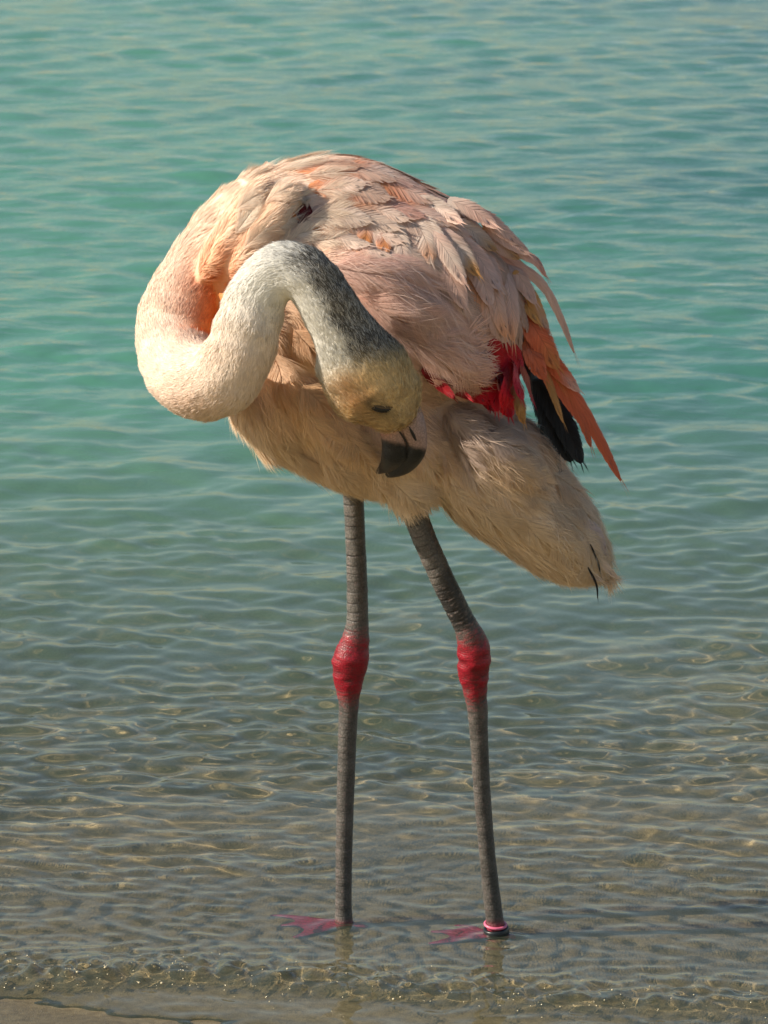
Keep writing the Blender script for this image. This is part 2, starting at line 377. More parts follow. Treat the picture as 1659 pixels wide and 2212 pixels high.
def plume_col(p, n):
    xy = to_px(p); isn, t, i = classify(p)
    c = np.tile(np.array([0.86, 0.64, 0.50]), (len(p), 1))
    c = mixc(c, (0.88, 0.71, 0.51), sstep(820, 1000, xy[:, 1] + 0.25 * (800 - xy[:, 0])))         # creamy belly
    c = mixc(c, (0.88, 0.72, 0.56), gauss(xy, 480, 470, 130, 130))                                 # pale peach shoulder
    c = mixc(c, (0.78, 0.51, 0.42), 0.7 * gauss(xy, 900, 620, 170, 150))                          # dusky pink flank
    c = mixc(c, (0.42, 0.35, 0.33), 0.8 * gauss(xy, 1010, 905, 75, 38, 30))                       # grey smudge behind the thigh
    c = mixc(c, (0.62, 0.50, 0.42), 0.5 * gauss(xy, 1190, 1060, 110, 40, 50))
    c = mixc(c, (0.74, 0.44, 0.14), 0.5 * gauss(xy, 640, 800, 60, 130))
    c = mixc(c, (0.78, 0.48, 0.20), 0.35 * gauss(xy, 760, 950, 60, 60)); c = mixc(c, (0.78, 0.52, 0.25), 0.35 * gauss(xy, 1130, 1000, 70, 60))
    c = mixc(c, (0.88, 0.26, 0.02), 0.95 * gauss(xy, 458, 665, 34, 80, 8))  # orange plumage in the crease, with the glow of transmitted light painted in
    for gx, gy, ga, gl in ((532, 505, -58, 70), (470, 520, -60, 60), (600, 470, -50, 50), (640, 545, -12, 60)):
        c = mixc(c, (0.84, 0.34, 0.07), 0.22 * gauss(xy, gx, gy, gl, 8, ga))
    # neck and head
    nk = np.tile(np.array([0.86, 0.74, 0.62]), (len(p), 1))
    nk = mixc(nk, (0.86, 0.70, 0.57), 1 - sstep(0.2, 0.45, t))
    nk = mixc(nk, (0.80, 0.78, 0.72), sstep(0.5, 0.66, t))
    nk = mixc(nk, (0.90, 0.24, 0.02), 1.0 * np.minimum(1, 1.3 * gauss(xy, 450, 665, 28, 80, 6)) * (t < 0.3))  # neck side of the crease: orange feathers plus painted shine-through glow
    nk = mixc(nk, (0.82, 0.46, 0.30), 0.6 * gauss(xy, 408, 650, 34, 60))
    nk = mixc(nk, (0.74, 0.50, 0.36), 0.4 * gauss(xy, 410, 870, 60, 30))
    out_ = (n[:, 0] * 0.72 + n[:, 2] * 0.60 + 0.02)                                               # nape side of the neck
    g = sstep(0.66, 0.80, t + 0.05 * (rng.random(len(p)) - .5)) * sstep(-0.34, 0.34, out_ + 0.25 * (rng.random(len(p)) - .5)) * (1 - 0.9 * sstep(765, 860, xy[:, 1] + 0.1 * (xy[:, 0] - 800)))
    mot = hash_noise(xy[:, 0] / 9.0 + 0.35 * xy[:, 1] / 9.0, xy[:, 1] / 15.0, 71)
    g = sstep(0.25, 0.70, g + 0.55 * (mot - 0.5) * (g > 0.03))
    spk = rng.random(len(p))
    nk = mixc(nk, (0.090, 0.078, 0.062), np.where(spk < 0.36, 0.35, 1.0) * g * (0.8 + 0.2 * spk))
    face = sstep(745, 830, xy[:, 1] + 0.35 * (xy[:, 0] - 800)) * sstep(0.86, 0.95, t)
    nk = mixc(nk, (0.84, 0.66, 0.37), 0.92 * face * (1 - 0.5 * gauss(xy, 700, 800, 40, 80)))
    nk = mixc(nk, (0.66, 0.36, 0.14), 0.6 * gauss(xy, 770, 860, 45, 25, 40) * face)
    nk = mixc(nk, (0.10, 0.07, 0.04), 0.75 * gauss(xy, 822, 884, 26, 9, 28) * face)
    nk = nk * (1 - face[:, None] * 0.2 * (rng.random(len(p))[:, None] < 0.3))
    w = isn * sstep(0.0, 0.14, t)
    return c * (1 - w[:, None]) + nk * w[:, None]

flamingo = bpy.data.objects.new('flamingo', None); sc.collection.objects.link(flamingo)
flamingo.location = tuple(W(900, 2015, 0.0) * np.array([1, 1, 0]) + np.array([0, 0, -0.015])); ROOT = np.array(flamingo.location)
flamingo['label'] = 'pale pink flamingo standing in shallow water with its neck curled down to preen its belly'
flamingo['category'] = 'flamingo'
def child(name, me, mat, parent=None):
    o = link(name, me, parent or flamingo, mat)
    if parent is None: o.matrix_parent_inverse = Matrix.Translation(-Vector(ROOT))
    return o

# ------------------------------------------------------------------ plumage materials
def plume_material(name, trans, rough, fray):
    m, nt, out = new_mat(name); N = nt.nodes; L = nt.links
    at = N.new('ShaderNodeAttribute'); at.attribute_name = 'Col'
    pb = N.new('ShaderNodeBsdfPrincipled'); pb.inputs['Roughness'].default_value = rough
    pb.inputs['Specular IOR Level'].default_value = 0.25; pb.inputs['Sheen Weight'].default_value = 0.15; pb.inputs['Sheen Roughness'].default_value = 0.5
    tr = N.new('ShaderNodeBsdfTranslucent'); mx = N.new('ShaderNodeMixShader'); mx.inputs[0].default_value = trans
    L.new(pb.outputs[0], mx.inputs[1]); L.new(tr.outputs[0], mx.inputs[2])
    col = at.outputs['Color']
    if fray:
        uv = N.new('ShaderNodeAttribute'); uv.attribute_name = 'Fuv'
        sp = N.new('ShaderNodeSeparateXYZ'); L.new(uv.outputs['Vector'], sp.inputs[0])
        ab = N.new('ShaderNodeMath'); ab.operation = 'ABSOLUTE'; L.new(sp.outputs['X'], ab.inputs[0])
        # barb coordinate: barbs leave the shaft and sweep towards the tip
        b1 = N.new('ShaderNodeMath'); b1.operation = 'MULTIPLY_ADD'; L.new(ab.outputs[0], b1.inputs[0]); b1.inputs[1].default_value = -0.20; L.new(sp.outputs['Y'], b1.inputs[2])
        b2 = N.new('ShaderNodeMath'); b2.operation = 'MULTIPLY_ADD'; L.new(b1.outputs[0], b2.inputs[0]); b2.inputs[1].default_value = 1.0; L.new(sp.outputs['Z'], b2.inputs[2])
        nb = N.new('ShaderNodeTexNoise'); nb.noise_dimensions = '1D'; nb.inputs['Scale'].default_value = 60; nb.inputs['Detail'].default_value = 3; L.new(b2.outputs[0], nb.inputs['W'])
        nc = N.new('ShaderNodeTexNoise'); nc.noise_dimensions = '1D'; nc.inputs['Scale'].default_value = 13; nc.inputs['Detail'].default_value = 2; L.new(b2.outputs[0], nc.inputs['W'])
        cm = N.new('ShaderNodeMapRange'); L.new(nb.outputs[0], cm.inputs[0]); cm.inputs[1].default_value = 0.3; cm.inputs[2].default_value = 0.7; cm.inputs[3].default_value = 0.78; cm.inputs[4].default_value = 1.12
        sh = N.new('ShaderNodeMapRange'); L.new(ab.outputs[0], sh.inputs[0]); sh.inputs[1].default_value = 0.015; sh.inputs[2].default_value = 0.05; sh.inputs[3].default_value = 0.72; sh.inputs[4].default_value = 1.0
        mm = N.new('ShaderNodeMath'); mm.operation = 'MULTIPLY'; L.new(cm.outputs[0], mm.inputs[0]); L.new(sh.outputs[0], mm.inputs[1])
        vm = N.new('ShaderNodeVectorMath'); vm.operation = 'SCALE'; L.new(col, vm.inputs[0]); L.new(mm.outputs[0], vm.inputs['Scale']); col = vm.outputs[0]
        bp = N.new('ShaderNodeBump'); bp.inputs['Strength'].default_value = 0.35; bp.inputs['Distance'].default_value = 0.0015; L.new(nb.outputs[0], bp.inputs['Height'])
        L.new(bp.outputs[0], pb.inputs['Normal']); L.new(bp.outputs[0], tr.inputs['Normal'])
        # frayed vane edge: gaps between barbs open towards the margin
        ad = N.new('ShaderNodeMath'); ad.operation = 'ADD'; L.new(nb.outputs[0], ad.inputs[0]); L.new(nc.outputs[0], ad.inputs[1])
        th = N.new('ShaderNodeMapRange'); L.new(ad.outputs[0], th.inputs[0]); th.inputs[1].default_value = 0.7; th.inputs[2].default_value = 1.15; th.inputs[3].default_value = 1.0 - fray; th.inputs[4].default_value = 1.05
        gt = N.new('ShaderNodeMath'); gt.operation = 'GREATER_THAN'; L.new(ab.outputs[0], gt.inputs[0]); L.new(th.outputs[0], gt.inputs[1])
        tp = N.new('ShaderNodeBsdfTransparent'); m2 = N.new('ShaderNodeMixShader'); L.new(gt.outputs[0], m2.inputs[0]); L.new(mx.outputs[0], m2.inputs[1]); L.new(tp.outputs[0], m2.inputs[2])
        L.new(m2.outputs[0], out.inputs[0])
    else:
        L.new(mx.outputs[0], out.inputs[0])
    L.new(col, pb.inputs['Base Color']); L.new(col, tr.inputs['Color'])
    return m
MAT_DOWN = plume_material('down', 0.22, 0.85, 0)
MAT_FEATHER = plume_material('feather', 0.25, 0.6, 0.38)
MAT_QUILL = plume_material('flight feather', 0.12, 0.5, 0.18)

# ------------------------------------------------------------------ legs: scaled tubes, joined to the body mesh
def ground(px, py, z):
    v = ray(px, py); s = (z - CAM_H) / v[2]; return CAM + v * s
SZ = -0.0105
LEGS = [
 dict(d0=-.03, foot=(744, 2008), pts=[(763, 1020, 46), (763, 1060, 46), (767, 1150, 44), (771, 1250, 46), (772, 1310, 47), (772, 1340, 49), (768, 1380, 61), (760, 1412, 78), (755, 1440, 79), (753, 1470, 66), (753, 1500, 51), (753, 1530, 44), (751, 1570, 42), (748, 1660, 40), (744, 1800, 38), (742, 1930, 37), (743, 1985, 40), (745, 2008, 48)], dark=None),
 dict(d0=.055, foot=(1073, 2031), pts=[(872, 1060, 56), (893, 1105, 54), (924, 1180, 52), (960, 1260, 52), (990, 1320, 52), (1006, 1352, 54), (1020, 1385, 68), (1024, 1420, 73), (1023, 1455, 68), (1026, 1490, 54), (1031, 1530, 45), (1035, 1600, 40), (1042, 1720, 37), (1053, 1850, 36), (1064, 1950, 39), (1070, 1995, 40), (1075, 2031, 44)], dark=(1200, 1352))]
leg_v, leg_q, leg_c, leg_r = [], [], [], []; LEG_LINES = []
nv0 = len(BV)
for li, lg in enumerate(LEGS):
    fw = ground(lg['foot'][0], lg['foot'][1], SZ)
    df = -fw[1]; y0 = lg['pts'][0][1]; y1 = lg['pts'][-1][1]
    ctl = []
    for x, y, w in lg['pts']:
        t = (y - y0) / (y1 - y0); ctl.append(list(W(x, y, lg['d0'] + (df - lg['d0']) * t)) + [w * U / 2, x, y])
    P = catmull(ctl, 1)
    # resample evenly
    P = catmull(ctl, 14); seg = np.r_[0, np.cumsum(np.linalg.norm(np.diff(P[:, :3], axis=0), axis=1))]
    s = np.arange(0, seg[-1], 0.0009); P = np.stack([np.interp(s, seg, P[:, k]) for k in range(6)], 1)
    LEG_LINES.append(P)
    tan = np.gradient(P[:, :3], axis=0); tan /= np.linalg.norm(tan, axis=1)[:, None]
    side = np.cross(tan, np.array([0, 1.0, 0])); side /= np.linalg.norm(side, axis=1)[:, None]; side *= np.sign(side[:, :1])
    fwd = np.cross(side, tan)
    K = 22; th = np.arange(K) / K * 2 * math.pi
    nrm = side[:, None, :] * np.cos(th)[None, :, None] + fwd[:, None, :] * np.sin(th)[None, :, None]
    yy = P[:, 5]
    knee = np.exp(-((yy - 1425) / 58.0) ** 4); knee = sstep(1330, 1415, yy) * (1 - sstep(1440, 1560, yy))
    # scutes: wide on the front (left) of the leg, small elsewhere; grooves cut between them
    per = np.where(yy < 1360, 24.0, 15.0) * U * 1.02
    ph = np.cumsum(0.0009 / per) + 0.35 * np.sin(s * 47 + li) + 0.2 * np.sin(s * 113)
    skew = 0.22 * np.cos(th)[None, :] + 0.10 * np.sin(2 * th + 1)[None, :]
    cell = (ph[:, None] + skew); fr_ = np.abs((cell % 1.0) - 0.5) * 2         # 1 at groove
    groove = sstep(0.80, 1.0, fr_) * (1 - 0.75 * knee[:, None])
    amp = np.array([hash_noise(np.array([p_ * 0.9]), np.array([3.3]), 51 + li)[0] for p_ in np.floor(ph)])[:, None]
    front = (sstep(-0.45, 0.3, -np.cos(th))[None, :] * 0.85 + 0.15) * (0.35 + 0.9 * amp) * np.where(yy < 1360, 1.0, 0.55)[:, None]
    ck = s[:, None] / (5.0 * U) + 0.6 * np.sin(th * 3)[None, :]
    wrk = knee[:, None] * sstep(0.3, 1.0, np.abs((ck % 1.0) - 0.5) * 2) * sstep(0.2, 0.8, -np.cos(th))[None, :]
    pits = np.array([hash_noise(np.full(K, sv * 700), np.arange(K) * 1.7, 31 + li) for sv in s])
    big = np.array([hash_noise(np.full(K, sv * 130), np.cos(th) * 1.5 + 9, 41 + li) for sv in s])
    rad = P[:, 3][:, None] * (1 - 0.055 * groove * front - 0.03 * wrk + 0.03 * (pits - 0.5))
    rad = rad * (1 + 0.10 * knee[:, None] * (big - 0.5) + 0.05 * (big - 0.5))
    rad = rad * (1 - 0.10 * np.abs(np.sin(th))[None, :])
    V = P[:, None, :3] + nrm * rad[:, :, None]
    base = np.array([0.086, 0.078, 0.069]) * (0.45 + 0.6 * pits[:, :, None] + 0.55 * big[:, :, None])
    c = base * (1 - 0.8 * (groove * front)[:, :, None]) * (1 + 0.55 * (front * (1 - groove))[:, :, None])
    if lg['dark']:
        dk = sstep(1225, 1262, yy[:, None] + 26 * (pits - 0.5) + 22 * np.cos(th)[None, :]) * (1 - sstep(1338, 1362, yy))[:, None] * (1 - 0.85 * sstep(0.72, 0.8, pits))
        c = c * (1 - dk[:, :, None]) + np.array([0.028, 0.026, 0.025]) * dk[:, :, None]
    kn = sstep(0.05, 0.95, knee[:, None] * (0.75 + 0.5 * big) + 0.5 * (pits - 0.5) * (knee[:, None] < 0.98))
    red = np.array([0.32, 0.007, 0.020]) * (0.35 + 0.5 * pits[:, :, None] + 0.4 * big[:, :, None]) * (1 - 0.3 * wrk[:, :, None])
    c = c * (1 - kn[:, :, None]) + red * kn[:, :, None]
    low = sstep(1975, 2010, yy)[:, None, None]; c = c * (1 - low) + np.array([0.36, 0.03, 0.06]) * low
    n_ = len(P); i0 = nv0 + sum(len(v) for v in leg_v)
    ii = np.arange(n_ - 1)[:, None] * K + np.arange(K)[None, :]; jj = np.arange(n_ - 1)[:, None] * K + (np.arange(K)[None, :] + 1) % K
    leg_q.append(i0 + np.stack([ii, jj, jj + K, ii + K], 2).reshape(-1, 4)[:, ::-1])
    leg_v.append(V.reshape(-1, 3)); leg_c.append(c.reshape(-1, 3))
LV = np.concatenate(leg_v); LC = np.concatenate(leg_c)
body_me = np_mesh('body', np.concatenate([BV, LV]), np.concatenate([BQ] + leg_q))
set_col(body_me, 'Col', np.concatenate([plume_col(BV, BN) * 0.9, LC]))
set_flt(body_me, 'Skin', np.r_[np.zeros(len(BV)), np.ones(len(LV))])
m, nt, out = new_mat('flamingo body'); N = nt.nodes; L = nt.links
at = N.new('ShaderNodeAttribute'); at.attribute_name = 'Col'; sk = N.new('ShaderNodeAttribute'); sk.attribute_name = 'Skin'
pb = N.new('ShaderNodeBsdfPrincipled'); L.new(at.outputs['Color'], pb.inputs['Base Color'])
rr = N.new('ShaderNodeMapRange'); L.new(sk.outputs['Fac'], rr.inputs[0]); rr.inputs[3].default_value = 0.9; rr.inputs[4].default_value = 0.42; L.new(rr.outputs[0], pb.inputs['Roughness'])
geo = N.new('ShaderNodeNewGeometry'); nz = N.new('ShaderNodeTexNoise'); nz.inputs['Scale'].default_value = 420; nz.inputs['Detail'].default_value = 4; L.new(geo.outputs['Position'], nz.inputs['Vector'])
vo = N.new('ShaderNodeTexVoronoi'); vo.feature = 'DISTANCE_TO_EDGE'; vo.inputs['Scale'].default_value = 330                    # small net-like scales on the bare legs
vm_ = N.new('ShaderNodeVectorMath'); vm_.operation = 'MULTIPLY'; vm_.inputs[1].default_value = (1.0, 1.0, 0.75); L.new(geo.outputs['Position'], vm_.inputs[0]); L.new(vm_.outputs[0], vo.inputs['Vector'])
ve = N.new('ShaderNodeMapRange'); L.new(vo.outputs['Distance'], ve.inputs[0]); ve.inputs[2].default_value = 0.16
vk = N.new('ShaderNodeMath'); vk.operation = 'MULTIPLY_ADD'; L.new(nz.outputs[0], vk.inputs[0]); vk.inputs[1].default_value = 0.5; L.new(ve.outputs[0], vk.inputs[2])
bp = N.new('ShaderNodeBump'); bp.inputs['Strength'].default_value = 0.3; bp.inputs['Distance'].default_value = 0.0008; L.new(vk.outputs[0], bp.inputs['Height']); L.new(bp.outputs[0], pb.inputs['Normal'])
vd = N.new('ShaderNodeMapRange'); L.new(ve.outputs[0], vd.inputs[0]); vd.inputs[3].default_value = 0.68; vd.inputs[4].default_value = 1.06
v1 = N.new('ShaderNodeMix'); L.new(sk.outputs['Fac'], v1.inputs[0]); v1.inputs[2].default_value = 1.0; L.new(vd.outputs[0], v1.inputs[3])
v2 = N.new('ShaderNodeVectorMath'); v2.operation = 'SCALE'; L.new(at.outputs['Color'], v2.inputs[0]); L.new(v1.outputs[0], v2.inputs['Scale']); L.new(v2.outputs[0], pb.inputs['Base Color'])
pb.inputs['Specular IOR Level'].default_value = 0.4
L.new(pb.outputs[0], out.inputs[0])
body_o = child('body', body_me, m)
body_o.cycles.is_caustics_receiver = True

# ------------------------------------------------------------------ down: fine strands over neck, head, belly and rump
TRI = np.concatenate([BQ[:, [0, 1, 2]], BQ[:, [0, 2, 3]]])
TA = 0.5 * np.linalg.norm(np.cross(BV[TRI[:, 1]] - BV[TRI[:, 0]], BV[TRI[:, 2]] - BV[TRI[:, 0]]), axis=1)
TC = BV[TRI].mean(1)
def scatter(weight, n, seed):
    r = np.random.default_rng(seed); w = TA * weight; w = w / w.sum()
    t = r.choice(len(TRI), n, p=w); a = r.random(n); b = r.random(n); s = a + b > 1; a[s] = 1 - a[s]; b[s] = 1 - b[s]
    p = BV[TRI[t]]; q = p[:, 0] + a[:, None] * (p[:, 1] - p[:, 0]) + b[:, None] * (p[:, 2] - p[:, 0])
    nn = BN[TRI[t]]; nq = nn[:, 0] + a[:, None] * (nn[:, 1] - nn[:, 0]) + b[:, None] * (nn[:, 2] - nn[:, 0])
    return q, nq / (np.linalg.norm(nq, axis=1)[:, None] + 1e-9)
def strands(p, n, d, length, width, rise, curl, col, seed, roll=0.5, jit=0.25, sink=0.0015, clump=0):
    r = np.random.default_rng(seed); m_ = len(p)
    side = np.cross(n, d)
    d = d + side * r.normal(0, jit, m_)[:, None]; d /= np.linalg.norm(d, axis=1)[:, None]
    side = np.cross(n, d); side /= np.linalg.norm(side, axis=1)[:, None] + 1e-9
    ro = r.normal(0, roll, m_)[:, None]; wv = side * np.cos(ro) + n * np.sin(ro)
    L_ = (length * (0.65 + 0.7 * r.random(m_)))[:, None]; w = (width * (0.6 + 0.8 * r.random(m_)))[:, None] * 0.5
    rs = (rise * (0.5 + r.random(m_)))[:, None]; cu = (curl * (0.4 + 1.2 * r.random(m_)))[:, None]
    p = p - n * sink
    def at(t): return p + (d * t + n * (rs * t - cu * t * t)) * L_ + side * (r.normal(0, 0.06, m_)[:, None] * L_ * t)
    a0, a1, a2 = at(0.0), at(0.5), at(1.0)
    if clump:
        from mathutils.kdtree import KDTree
        nc_ = max(8, m_ // clump); ci = r.choice(m_, nc_, replace=False); kd = KDTree(nc_)
        for j, c_ in enumerate(ci): kd.insert(p[c_], j)
        kd.balance(); near = ci[np.array([kd.find(q_)[1] for q_ in p])]
        pull = (0.2 + 0.4 * r.random(m_))[:, None]
        a2 = a2 * (1 - pull) + (a2[near] + n * L_ * 0.05) * pull; a1 = a1 * (1 - pull * .35) + a1[near] * pull * .35
        col = col * (0.90 + 0.20 * r.random(m_))[near][:, None]
    V = np.stack([a0 - wv * w * 0.8, a0 + wv * w * 0.8, a1 - wv * w, a1 + wv * w, a2], 1).reshape(-1, 3)
    b = np.arange(m_) * 5
    Q = np.stack([b, b + 1, b + 3, b + 2], 1); T = np.stack([b + 2, b + 3, b + 4], 1)
    C = np.repeat(col * (0.92 + 0.16 * r.random(m_))[:, None], 5, 0)
    return V, Q, T, C
def strand_obj(name, packs, label=None):
    vs, qs, ts, cs = [], [], [], []; o = 0
    for V, Q, T, C in packs: vs.append(V); qs.append(Q + o); ts.append(T + o); cs.append(C); o += len(V)
    me = np_mesh(name, np.concatenate(vs), np.concatenate(qs), np.concatenate(ts)); set_col(me, 'Col', np.clip(np.concatenate(cs), 0, 1))
    ob = child(name, me, MAT_DOWN); ob['kind'] = 'stuff'
    return ob
tn, tt, _ = classify(TC); txy = to_px(TC)
isneck = tn & (tt > 0.10)
# neck and head
p, n = scatter(np.where(isneck & (gauss(txy, 824, 884, 20, 7, 28) < 0.6), 1.0, 0.0), 162000, 1)
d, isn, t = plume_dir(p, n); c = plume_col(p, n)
hd = sstep(0.90, 0.97, t)
V1 = strands(p, n, d, 0.0105 - 0.0020 * hd, 0.00055, 0.22 + 0.14 * hd, 0.10, c, 11, roll=0.3, jit=0.3, sink=0.0008, clump=14)
strand_obj('neck_down', [V1])
# belly, breast, rump, flank
wb = np.where(tn & (tt > 0.14), 0.0, 1.0)
p, n = scatter(wb, 145000, 2)
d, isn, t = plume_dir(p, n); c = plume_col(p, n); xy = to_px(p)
low = sstep(820, 960, xy[:, 1] + 0.15 * (800 - xy[:, 0]))
V2 = strands(p, n, d, 0.020 + 0.012 * low, 0.00075, 0.12 + 0.06 * low, 0.09, c, 12, jit=0.30, roll=0.25, sink=0.0006, clump=40)
pw, nw = scatter(wb * np.where((txy[:, 1] > 850) | (txy[:, 0] > 1150), 1.0, 0.0), 9000, 3)
dw, _, _ = plume_dir(pw, nw); cw = plume_col(pw, nw)
V3 = strands(pw, nw, dw, np.full(len(pw), .030), np.full(len(pw), .0006), np.full(len(pw), .34), np.full(len(pw), .22), cw * 1.05, 13, jit=0.45, roll=0.3)
strand_obj('body_down', [V2, V3])

# ------------------------------------------------------------------ feathers
def feather_mesh(path, normals, widths, cols, asym=0.5, vault=0.12, seed=0, ragged=0.0, nu=7):
    """path (n,3) shaft points, widths (n,) full width in metres, cols (n,3); vane vaulted across the shaft"""
    r = np.random.default_rng(seed); n = len(path)
    tan = np.gradient(path, axis=0); tan /= np.linalg.norm(tan, axis=1)[:, None] + 1e-9
    side = np.cross(normals, tan); side /= np.linalg.norm(side, axis=1)[:, None] + 1e-9
    nn = np.cross(tan, side)
    u = np.linspace(-1, 1, nu); 
    lw = widths * asym; rw = widths * (1 - asym)
    if ragged: 
        lw = lw * (1 - ragged * r.random(n)); rw = rw * (1 - ragged * r.random(n))
    off = np.where(u[None, :] < 0, u[None, :] * lw[:, None], u[None, :] * rw[:, None])
    drop = -vault * (np.abs(u)[None, :] ** 1.7) * widths[:, None]
    sweep = 0.28 * np.abs(off)                                            # barbs lean towards the tip
    V = path[:, None, :] + side[:, None, :] * off[:, :, None] + nn[:, None, :] * drop[:, :, None] + tan[:, None, :] * sweep[:, :, None]
    i = (np.arange(n - 1)[:, None] * nu + np.arange(nu - 1)[None, :]).ravel()
    Q = np.stack([i, i + 1, i + nu + 1, i + nu], 1)
    sd_ = r.random() * 50
    v = np.linspace(0, 1, n)
    uv = np.stack([np.tile(u, (n, 1)), np.repeat(v[:, None], nu, 1), np.full((n, nu), sd_)], 2)
    C = np.repeat(cols[:, None, :], nu, 1)
    return V.reshape(-1, 3), Q, C.reshape(-1, 3), uv.reshape(-1, 3)
def barb_mesh(path, normals, widths, cols, count, seed, asym=0.5, vault=0.08, soft=0.0, wd=0.0007, lift=0.0005):
    """the vane as separate barbs that leave the shaft and sweep to the tip"""
    r = np.random.default_rng(seed + 9000); n = len(path); vv = np.linspace(0, 1, n)
    tan = np.gradient(path, axis=0); tan /= np.linalg.norm(tan, axis=1)[:, None] + 1e-9
    side = np.cross(normals, tan); side /= np.linalg.norm(side, axis=1)[:, None] + 1e-9; nn = np.cross(tan, side)
    sgn = np.where(r.random(count) < 0.5, -1.0, 1.0)
    v0 = (0.14 + r.random(count) * 0.50) if soft > .5 else (0.04 + r.random(count) ** 0.85 * 0.93); gap = 0.012 * np.sin(v0 * 60 + seed) + 0.010 * np.sin(v0 * 137 + 2 * seed)   # barbs bunch into splits
    reach = (0.92 + 0.16 * r.random(count)) * (1 - 0.2 * (soft > 0.5)) * np.clip(1 + soft * r.normal(0, 0.22, count), 0.4, 1.6); up = lift + soft * r.uniform(0, 0.0035, count)
    L_ = np.linalg.norm(np.diff(path, axis=0), axis=1).sum()
    itp = lambda A, v: np.stack([np.interp(v, vv, A[:, k]) for k in range(A.shape[1])], 1)
    wtab = widths[:, None]
    def at(u, dv):
        v = v0 + (0.20 + 0.24 * soft) * u + gap * u; over = np.maximum(v - 0.985, 0)
        vc = np.minimum(v, 0.985); hw = itp(np.maximum(wtab, widths.max() * (0.5 if soft > .5 else 0.16) * (vv[:, None] > 0.1)), vc)[:, 0] * np.where(sgn < 0, asym, 1 - asym)
        uu = u * reach
        return itp(path, vc) + itp(tan, vc) * (over * L_ * 0.8)[:, None] + itp(side, vc) * (sgn * uu * hw)[:, None] + itp(nn, vc) * (up * (0.4 + u) - vault * np.minimum(uu, 1.2) ** 1.7 * hw * 2)[:, None], itp(tan, vc)
    pts = [at(u, 0) for u in (0.03, 0.5, 1.0)]
    w = wd * (0.6 + 0.8 * r.random(count))[:, None] * 0.5
    V = np.stack([pts[0][0] - pts[0][1] * w, pts[0][0] + pts[0][1] * w, pts[1][0] - pts[1][1] * w, pts[1][0] + pts[1][1] * w, pts[2][0]], 1).reshape(-1, 3)
    b = np.arange(count) * 5; flip = sgn > 0
    Q = np.stack([b, b + 1, b + 3, b + 2], 1); T = np.stack([b + 2, b + 3, b + 4], 1); Q[flip] = Q[flip][:, ::-1]; T[flip] = T[flip][:, ::-1]
    C = itp(cols, np.minimum(v0 + 0.08, 1)) * (0.90 + 0.20 * r.random(count))[:, None]
    uv = np.tile(np.array([0.3, 0.0, 0.0]), (count * 5, 1)); uv[:, 1] = np.repeat(r.random(count), 5)
    return V, Q, T, np.repeat(C, 5, 0), uv
def add_plume(name, vane, barbs, mat):
    V, Q, T, C, uv = barbs
    if vane is not None:
        o = len(vane[0]); V = np.vstack([vane[0], V]); Q = np.vstack([vane[1], Q + o]); T = T + o; C = np.vstack([vane[2], C]); uv = np.vstack([vane[3], uv])
    me = np_mesh(name, V, Q, T); set_col(me, 'Col', np.clip(C, 0, 1)); set_vec(me, 'Fuv', uv)
    return child(name, me, mat), (V, Q, T, C, uv)
def add_feather(name, data, mat):
    V, Q, C, uv = data
    me = np_mesh(name, V, Q); set_col(me, 'Col', np.clip(C, 0, 1)); set_vec(me, 'Fuv', uv)
    return child(name, me, mat)
def prof(v, sharp=0.55, k=0.7): return np.clip(np.sin(math.pi * np.clip(v, 0.015, 0.995) ** k), 0, 1) ** sharp
def hit_many(pts):
    """where sight lines meet the trunk (neck ignored)"""
    pts = np.atleast_2d(np.asarray(pts, float)); D = np.array([ray(x, y) for x, y in pts]); D /= np.linalg.norm(D, axis=1)[:, None]
    P = CAM + D * 4.3; ok = np.ones(len(P), bool); t = np.zeros(len(P))
    for _ in range(60):
        dist = trunk_d(P); P = P + D * np.clip(dist, -0.01, 0.05)[:, None] * 0.8; t += np.clip(dist, -0.01, 0.05) * 0.8
    ok = np.abs(trunk_d(P)) < 0.002
    return P, ok
def hit(px, py):
    P, ok = hit_many([(px, py)]); return (P[0], None) if ok[0] else (None, None)
def head_hit(px, py):
    v = Vector(ray(px, py)).normalized(); h_, n_, i_, d_ = bvh.ray_cast(Vector(CAM), v); return np.array(h_)
def tn_many(P, e=0.006):
    g = grad(trunk_d, P, e); return g / (np.linalg.norm(g, axis=1)[:, None] + 1e-9)
def smooth_n(p): return tn_many(p[None, :])[0]
def walk_many(P, D, L_, n=12, h0=0.001, h1=0.006):
    """lay many shafts over the trunk at once"""
    q = P.copy(); d = D.copy(); L_ = np.asarray(L_)[:, None]; h1 = np.asarray(h1)
    pts, nrm = [], []
    for k in range(n):
        nv = tn_many(q); dist = trunk_d(q); hh = h0 + (h1 - h0) * (k / (n - 1))
        q = q + nv * (hh - dist)[:, None] * (1.0 if k == 0 else 0.6)
        pts.append(q.copy()); nrm.append(nv)
        d = d - (d * nv).sum(1)[:, None] * nv * 0.85; d /= np.linalg.norm(d, axis=1)[:, None] + 1e-9
        q = q + d * L_ / (n - 1)
    return np.stack(pts, 1), np.stack(nrm, 1)
fringe = []                                              # loose barbs along the vane margins
